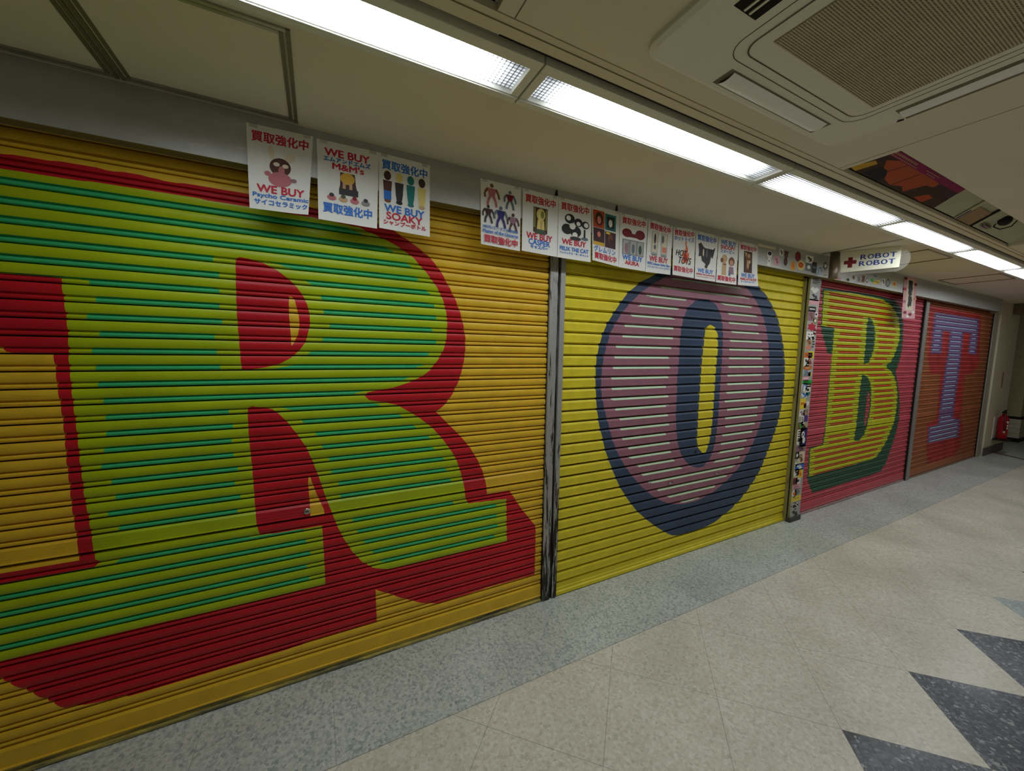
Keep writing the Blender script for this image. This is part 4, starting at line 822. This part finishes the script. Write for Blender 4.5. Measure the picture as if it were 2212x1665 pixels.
# black binder clips left on the header
for k, (x, z, lb) in enumerate(((1.135, 2.340, 'small black clip on header above the cards poster, left one'), (1.545, 2.336, 'small black hook on header above the drinking glasses poster'))):
    b = MB(); b.prism([(x - .008, z - .014), (x + .008, z - .014), (x + .004, z + .012), (x, z + .014)], lambda a, c, d: (a, -d, c), 0.001, 0.007, M_BLACK); tag(b.build('binder_clip'), lb, 'clip')

# hanging paper strip beside the B shutter
mb = MB(); bf = poster_fn(BANNER, 0.3)
for c in range(12): mb.face([bf(0, (c + 1) / 12, 0), bf(1, (c + 1) / 12, 0), bf(1, c / 12, 0), bf(0, c / 12, 0)], ink('pink'))
sh = Sheet(mb, bf)
sh.rect(.22, .80, .05, .80, 'cream'); 
for v in (.10, .17, .24, .31, .38, .50, .57, .64): sh.rect(.36 + .03 * ((v * 100) % 3), .66, v, v + .05, 'ink')
[sh.stroke(q, .05, 'black') for q in ([(.36, .12), (.68, .13)], [(.52, .09), (.50, .17), (.38, .20)], [(.36, .24), (.66, .22), (.62, .32)], [(.40, .28), (.64, .33)], [(.38, .36), (.62, .38), (.44, .42)], [(.40, .50), (.66, .51), (.60, .58)], [(.42, .55), (.56, .62), (.64, .66)], [(.38, .64), (.50, .69)])]
for (u, v, c) in ((.08, .3, 'red'), (.9, .15, 'darkred'), (.92, .5, 'salmon'), (.1, .6, 'rose'), (.2, .86, 'darkred'), (.6, .9, 'darkred'), (.8, .84, 'white'), (.4, .95, 'white'), (.1, .05, 'darkred')): sh.ell(u, v, .12, .035, c)
tag(mb.build('paper_strip'), 'narrow pink and white paper strip with dark vertical lettering above the B shutter', 'paper strip')

# ------------------------------------------------------------------ hanging shop sign
sg = empty('hanging_sign', (3.84, -0.082, 2.1778), 'white acrylic sign with red cross and two rows of blue letters hanging below the ceiling', 'sign')
dx, dy = 0.463, -0.886
def sfn(a, c, d): return (3.84 + dx * a - 0.886 * d, -0.082 + dy * a - 0.463 * d, c + 0.0478)
b = MB(); b.lathe([(0.0, 2.152), (0.030, 2.152), (0.032, 2.157), (0.032, 2.3648), (0.0, 2.3648)], (3.84, -0.078, 0), mat('bronze_pole', (124, 110, 92), 0.35, 0.6), 24); b.build('pole', sg)
b = MB(); b.prism([(0.04, 2.150), (0.385, 2.158), (0.389, 2.312), (0.03, 2.312)], sfn, 0.002, -0.004, mat('sign_panel_ivory', (240, 238, 214), 0.4, var=0.01))
sh = Sheet(b, lambda u, v, d: sfn(.035 + u * .352, 2.312 - v * .158, .002 + d))
sh.rect(.13, .21, .29, .81, 'darkred'); sh.rect(.06, .28, .45, .63, 'darkred')
for wd, v0, v1, u0 in (('ROBOT', .22, .45, .345), ('ROBOT', .54, .77, .33)):
    for k, ch in enumerate(wd): sh.text(ch, u0 + .122 * k, u0 + .122 * k + .098, v0, v1, 'navyblue', .035)
b.build('sign_panel', sg)
b = MB()
out = [(0.015, 2.128), (0.27, 2.128), (0.38, 2.130)] + [(0.36 + 0.085 * math.cos(t), 2.222 + 0.092 * math.sin(t)) for t in [math.radians(a) for a in range(-70, 91, 12)]] + [(0.015, 2.3165)]
b.prism(out, sfn, -0.0065, -0.0115, M_ACR, mat('acrylic_edge', (236, 240, 230), 0.2)); b.build('acrylic_sheet', sg)

# ------------------------------------------------------------------ lights
def ceiling_light(x0, x1, yc, label, group, mtl, near):
    xc = (x0 + x1) / 2
    t = empty('ceiling_light', (xc, yc, CZ), label, 'ceiling light', group)
    fr = MB(); y0, y1 = yc - 0.101, yc + 0.101; a0, a1 = yc - 0.064, yc + 0.064; X0, X1 = x0 + 0.003, x1 - 0.003
    zb = CZ - 0.010; ew = .028 if mtl is M_PRISM else .015; dz = .006 if mtl is M_PRISM else -.003
    fr.box(X0, X1, y0, a0, zb, CZ + .012, M_LAMPW); fr.box(X0, X1, a1, y1, zb, CZ + .012, M_LAMPW); fr.box(X0, X0 + ew, a0, a1, zb, CZ + .012, M_LAMPW); fr.box(X1 - ew, X1, a0, a1, zb, CZ + .012, M_LAMPW)
    fr.box(X0, X1, a1 + .004, a1 + .010, zb - .004, zb, M_LAMPW)
    fr.box(X0, X1, y0, y1, CZ + .05, CZ + .055, M_LAMPW)
    fr.box(X0, X1, y0, y0 + .003, CZ + .012, CZ + .05, M_LAMPW); fr.box(X0, X1, y1 - .003, y1, CZ + .012, CZ + .05, M_LAMPW)
    fr.box(X0, X0 + .003, y0, y1, CZ + .012, CZ + .05, M_LAMPW); fr.box(X1 - .003, X1, y0, y1, CZ + .012, CZ + .05, M_LAMPW)
    fr.build('housing', t, bevel=0.0015)
    d = MB(); d.face([(X0 + ew - .002, a0 - .001, CZ + dz), (X0 + ew - .002, a1 + .001, CZ + dz), (X1 - ew + .002, a1 + .001, CZ + dz), (X1 - ew + .002, a0 - .001, CZ + dz)], mtl)
    d.build('diffuser', t, origin=(xc, yc, CZ + dz))
LX = [-0.69, 0.62, 1.948, 3.270, 4.590, 5.905, 7.215, 8.50]
LN = ['fluorescent ceiling light running out of the top left of the view', 'fluorescent ceiling light above the drinking glasses poster, second from the left', 'ceiling light just before the hanging sign, third of the row', 'ceiling light beside the sunset poster opening, fourth of the row', 'short looking distant ceiling light, fifth of the row', 'distant ceiling light, sixth of the row, at the right edge', 'farthest ceiling light of the near row']
for k in range(7):
    ceiling_light(LX[k], LX[k + 1], -0.617, LN[k], 'fluorescent ceiling lights above the shutters', M_PRISM if k < 2 else M_RIBBED, True)
# ------------------------------------------------------------------ ceiling hatches
def hatch(x0, x1, y0, y1, label, wd=0.028, m=M_OLALU):
    t = empty('ceiling_hatch', ((x0 + x1) / 2, (y0 + y1) / 2, CZ), label, 'ceiling hatch')
    f = MB()
    for o_, w2, zz in ((0.0, wd * .4, .006), (wd * .6, wd * .4, .004)):
        a0, a1, c0, c1 = x0 + o_, x1 - o_, y0 + o_, y1 - o_
        f.box(a0, a0 + w2, c0, c1, CZ - zz, CZ, m); f.box(a1 - w2, a1, c0, c1, CZ - zz, CZ, m); f.box(a0 + w2, a1 - w2, c0, c0 + w2, CZ - zz, CZ, M_ALU); f.box(a0 + w2, a1 - w2, c1 - w2, c1, CZ - zz, CZ, M_ALU)
    f.build('frame', t)
    p = MB(); p.box(x0 + wd, x1 - wd, y0 + wd, y1 - wd, CZ - .0015, CZ, M_CEIL); p.build('panel', t)
hatch(-0.535, -0.042, -0.488, -0.008, 'square ceiling hatch with grooved metal frame above the R shutter')
hatch(-1.40, -0.540, -0.488, -0.008, 'ceiling hatch at the upper left corner of the view')
hatch(4.31, 4.83, -0.49, -0.06, 'thin framed ceiling hatch just right of the hanging sign', 0.012, mat('brown_hatch_frame', (120, 104, 80), 0.6))
hatch(6.13, 6.62, -0.50, -0.06, 'thin framed ceiling hatch above the T shutter', 0.012, mat('brown_hatch_frame', (120, 104, 80), 0.6))
b = MB(); b.box(3.782, 3.792, -0.515, 0, CZ - .003, CZ, M_ALU); b.box(3.80, 3.806, -0.515, 0, CZ - .003, CZ, M_OLALU); struct(b.build('trim_5'))
b = MB(); b.box(0.46, 16, -0.741, -0.736, CZ - .0015, CZ + .002, M_VOID); b.box(-4, 16, -0.779, -0.776, CZ - .0015, CZ, M_OLALU); struct(b.build('trim_6'))

# ------------------------------------------------------------------ air conditioner
ac = empty('ceiling_air_conditioner', (1.348, -1.402, CZ), 'square white four way ceiling air conditioner with a dark mesh grille', 'air conditioner')
def rrect(x0, x1, y0, y1, r, n=6):
    pts = []
    for cx, cy, a0 in ((x1 - r, y1 - r, 0), (x0 + r, y1 - r, 90), (x0 + r, y0 + r, 180), (x1 - r, y0 + r, 270)):
        for k in range(n + 1):
            a = math.radians(a0 + 90 * k / n); pts.append((cx + r * math.cos(a), cy + r * math.sin(a)))
    return pts
zf = lambda a, c, d: (a, c, CZ - d)
M_AC = mat('air_conditioner_white', (232, 232, 222), 0.45, var=0.01)
b = MB()
O = rrect(.831, 1.865, -1.919, -.885, .05); I = rrect(.845, 1.851, -1.905, -.899, .045); n = len(O)
for i in range(n):
    j = (i + 1) % n
    b.face([zf(*O[i], 0), zf(*O[j], 0), zf(*O[j], .012), zf(*O[i], .012)], M_AC); b.face([zf(*O[i], .012), zf(*O[j], .012), zf(*I[j], .020), zf(*I[i], .020)], M_AC)
b.face([zf(*p, .020) for p in I], M_AC); b.build('casing', ac)
def ring(mb, outer, inner, d, m):
    n = len(outer)
    for i in range(n):
        j = (i + 1) % n; mb.face([zf(*outer[i], d), zf(*outer[j], d), zf(*inner[j], d), zf(*inner[i], d)], m)
b = MB(); m_line = mat('panel_seam', (84, 80, 66), 0.7)
ring(b, rrect(1.020, 1.676 + .05, -1.78, -1.000, .06), rrect(1.0225, 1.7235, -1.7775, -1.0025, .058), .0206, m_line)
ring(b, rrect(1.052, 1.694, -1.752, -1.028, .045), rrect(1.0555, 1.6905, -1.7485, -1.0315, .043), .0225, m_line)
b.build('panel_seam', ac)
b = MB(); b.prism(rrect(1.056, 1.690, -1.748, -1.032, .043), zf, .0205, .022, M_AC); b.build('intake_panel', ac)
b = MB(); m_g = mat('grille_mesh', (196, 188, 164), 0.6); m_gd = mat('grille_dark', (168, 158, 134), 0.8)
b.box(1.095, 1.667, -1.70, -1.090, CZ - .0226, CZ - .0222, m_gd)
y = -1.695
while y < -1.092:
    b.box(1.097, 1.665, y, y + .0034, CZ - .0248, CZ - .0226, m_g); y += .0062
x = 1.10
while x < 1.66:
    b.box(x, x + .0012, -1.698, -1.092, CZ - .0250, CZ - .0226, m_g); x += .012
o = b.build('intake_grille', ac); o['label'] = 'brownish mesh grille'
m_fl = mat('louvre_flap_white', (250, 250, 255), 0.35, var=0.01)
def flap(x0, x1, y0, y1, axis):
    b = MB(); b.box(x0 - .016, x1 + .016, y0 - .004, y1 + .004, CZ - .0215, CZ - .0200, mat('flap_recess', (120, 114, 96), 0.7))
    if axis == 'x':
        k = 6
        for i in range(k):
            a, c = i / k, (i + 1) / k; za = .0225 + .007 * math.sin(math.pi * a); zc = .0225 + .007 * math.sin(math.pi * c)
            b.face([(x0, y0 + (y1 - y0) * a, CZ - za), (x1, y0 + (y1 - y0) * a, CZ - za), (x1, y0 + (y1 - y0) * c, CZ - zc), (x0, y0 + (y1 - y0) * c, CZ - zc)], m_fl)
    else:
        k = 6
        for i in range(k):
            a, c = i / k, (i + 1) / k; za = .0225 + .007 * math.sin(math.pi * a); zc = .0225 + .007 * math.sin(math.pi * c)
            b.face([(x0 + (x1 - x0) * a, y0, CZ - za), (x0 + (x1 - x0) * c, y0, CZ - zc), (x0 + (x1 - x0) * c, y1, CZ - zc), (x0 + (x1 - x0) * a, y1, CZ - za)], m_fl)
    b.build('louvre_flap', ac)
flap(1.115, 1.645, -.972, -.918, 'x'); flap(1.115, 1.645, -1.89, -1.836, 'x'); flap(1.775, 1.832, -1.69, -1.12, 'y')
b = MB(); b.box(.905, .990, -1.70, -1.105, CZ - .0212, CZ - .0200, M_VOID); b.box(.935, .941, -1.69, -1.11, CZ - .024, CZ - .0212, M_AC); b.box(.955, .961, -1.69, -1.11, CZ - .024, CZ - .0212, M_AC); o = b.build('open_outlet', ac); o['label'] = 'dark open outlet slot'
b = MB(); b.prism([(1.842, -1.112), (1.834, -1.098), (1.848, -1.090), (1.852, -1.108)], zf, .0205, .0212, M_BLACK); b.build('corner_catch', ac)

# ------------------------------------------------------------------ far end: extinguisher, column, box
EX, EY, EZ = 9.60, -0.015, 0.25
ex = empty('fire_extinguisher', (EX, EY, EZ), 'red fire extinguisher with black top mounted on the cream pier', 'fire extinguisher')
M_RED = mat('extinguisher_red', (170, 18, 30), 0.3, var=0.03)
b = MB(); b.lathe([(0, 0), (.050, 0), (.056, .008), (.056, .30), (.050, .335), (.034, .365), (.022, .375), (0, .375)], (EX, EY, EZ), M_RED, 28); b.build('cylinder', ex)
b = MB(); b.lathe([(0, .372), (.020, .372), (.020, .405), (.026, .41), (.026, .43), (0, .43)], (EX, EY, EZ), M_BLACK, 16); b.prism([(-.03, .425), (.075, .445), (.075, .455), (-.03, .44)], lambda a, c, d: (EX + a, EY + d, EZ + c), -.012, .012, M_BLACK); b.prism([(-.01, .408), (.07, .40), (.07, .408), (-.01, .418)], lambda a, c, d: (EX + a, EY + d, EZ + c), -.010, .010, M_BLACK); b.build('valve_lever', ex)
b = MB(); b.tube([(EX - .02, EY, EZ + .40), (EX - .07, EY - .02, EZ + .40), (EX - .105, EY - .03, EZ + .34), (EX - .10, EY - .04, EZ + .22), (EX - .095, EY - .04, EZ + .14)], .014, mat('dark_red_hose', (110, 16, 24), 0.5), 10); b.build('hose', ex)
for (ang, z0, z1, wd) in ((-150, .10, .15, .022), (-118, .16, .19, .02), (-118, .20, .23, .024), (-118, .25, .27, .02), (-135, .27, .285, .05)):
    b = MB(); a = math.radians(ang); cx, cy = EX + 0.0575 * math.cos(a), EY + .0575 * math.sin(a); tx, ty = -math.sin(a) * wd / 2, math.cos(a) * wd / 2
    b.face([(cx - tx, cy - ty, EZ + z0), (cx + tx, cy + ty, EZ + z0), (cx + tx, cy + ty, EZ + z1), (cx - tx, cy - ty, EZ + z1)], ink('white')); b.build('label_mark', ex)
b = MB(); b.box(EX - .12, EX + .10, .052, .0595, EZ - .02, EZ + .34, M_WHITE); b.box(EX - .12, EX + .10, -.10, .052, EZ - .022, EZ - .002, M_BLACK); b.build('wall_bracket', ex)
b = MB(); b.box(9.60, 9.64, .054, .0598, 1.055, 1.30, mat('brown_plate', (128, 100, 74), 0.5)); tag(b.build('wall_plate'), 'narrow upright brown plate on the cream pier above the fire extinguisher', 'plate')
b = MB(); b.box(9.68, 9.98, -.03, .0595, 2.205, CZ, mat('bronze_box', (120, 104, 80), 0.4, 0.4)); b.box(9.76, 9.84, -.033, -.03, 2.215, CZ - .01, mat('bronze_box_light', (170, 152, 122), 0.4, 0.3)); tag(b.build('junction_box', bevel=0.003), 'small bronze box under the ceiling at the far end of the wall', 'box')
colm = empty('tiled_column', (11.78, .5, 0), 'cream corridor column with white tiled foot and black bands behind the pier', 'column')
b = MB(); b.box(11.27, 12.3, .10, 1.06, .46, CZ, mat('column_paint', (190, 180, 140), 0.7)); b.build('shaft', colm)
b = MB(); b.box(11.255, 12.315, .085, 1.075, .42, .465, M_BLACK); b.build('upper_band', colm)
b = MB()
for k in range(4): b.box(11.26, 12.31, .09, 1.07, .075 + .087 * k, .157 + .087 * k, mat('white_glazed_tile', (222, 216, 190), 0.25))
b.box(11.263, 12.307, .093, 1.067, .07, .42, mat('tile_grout', (120, 112, 96), 0.8)); b.build('tiled_foot', colm)
b = MB(); b.box(11.255, 12.315, .085, 1.075, 0, .073, M_BLACK); b.build('base_band', colm)
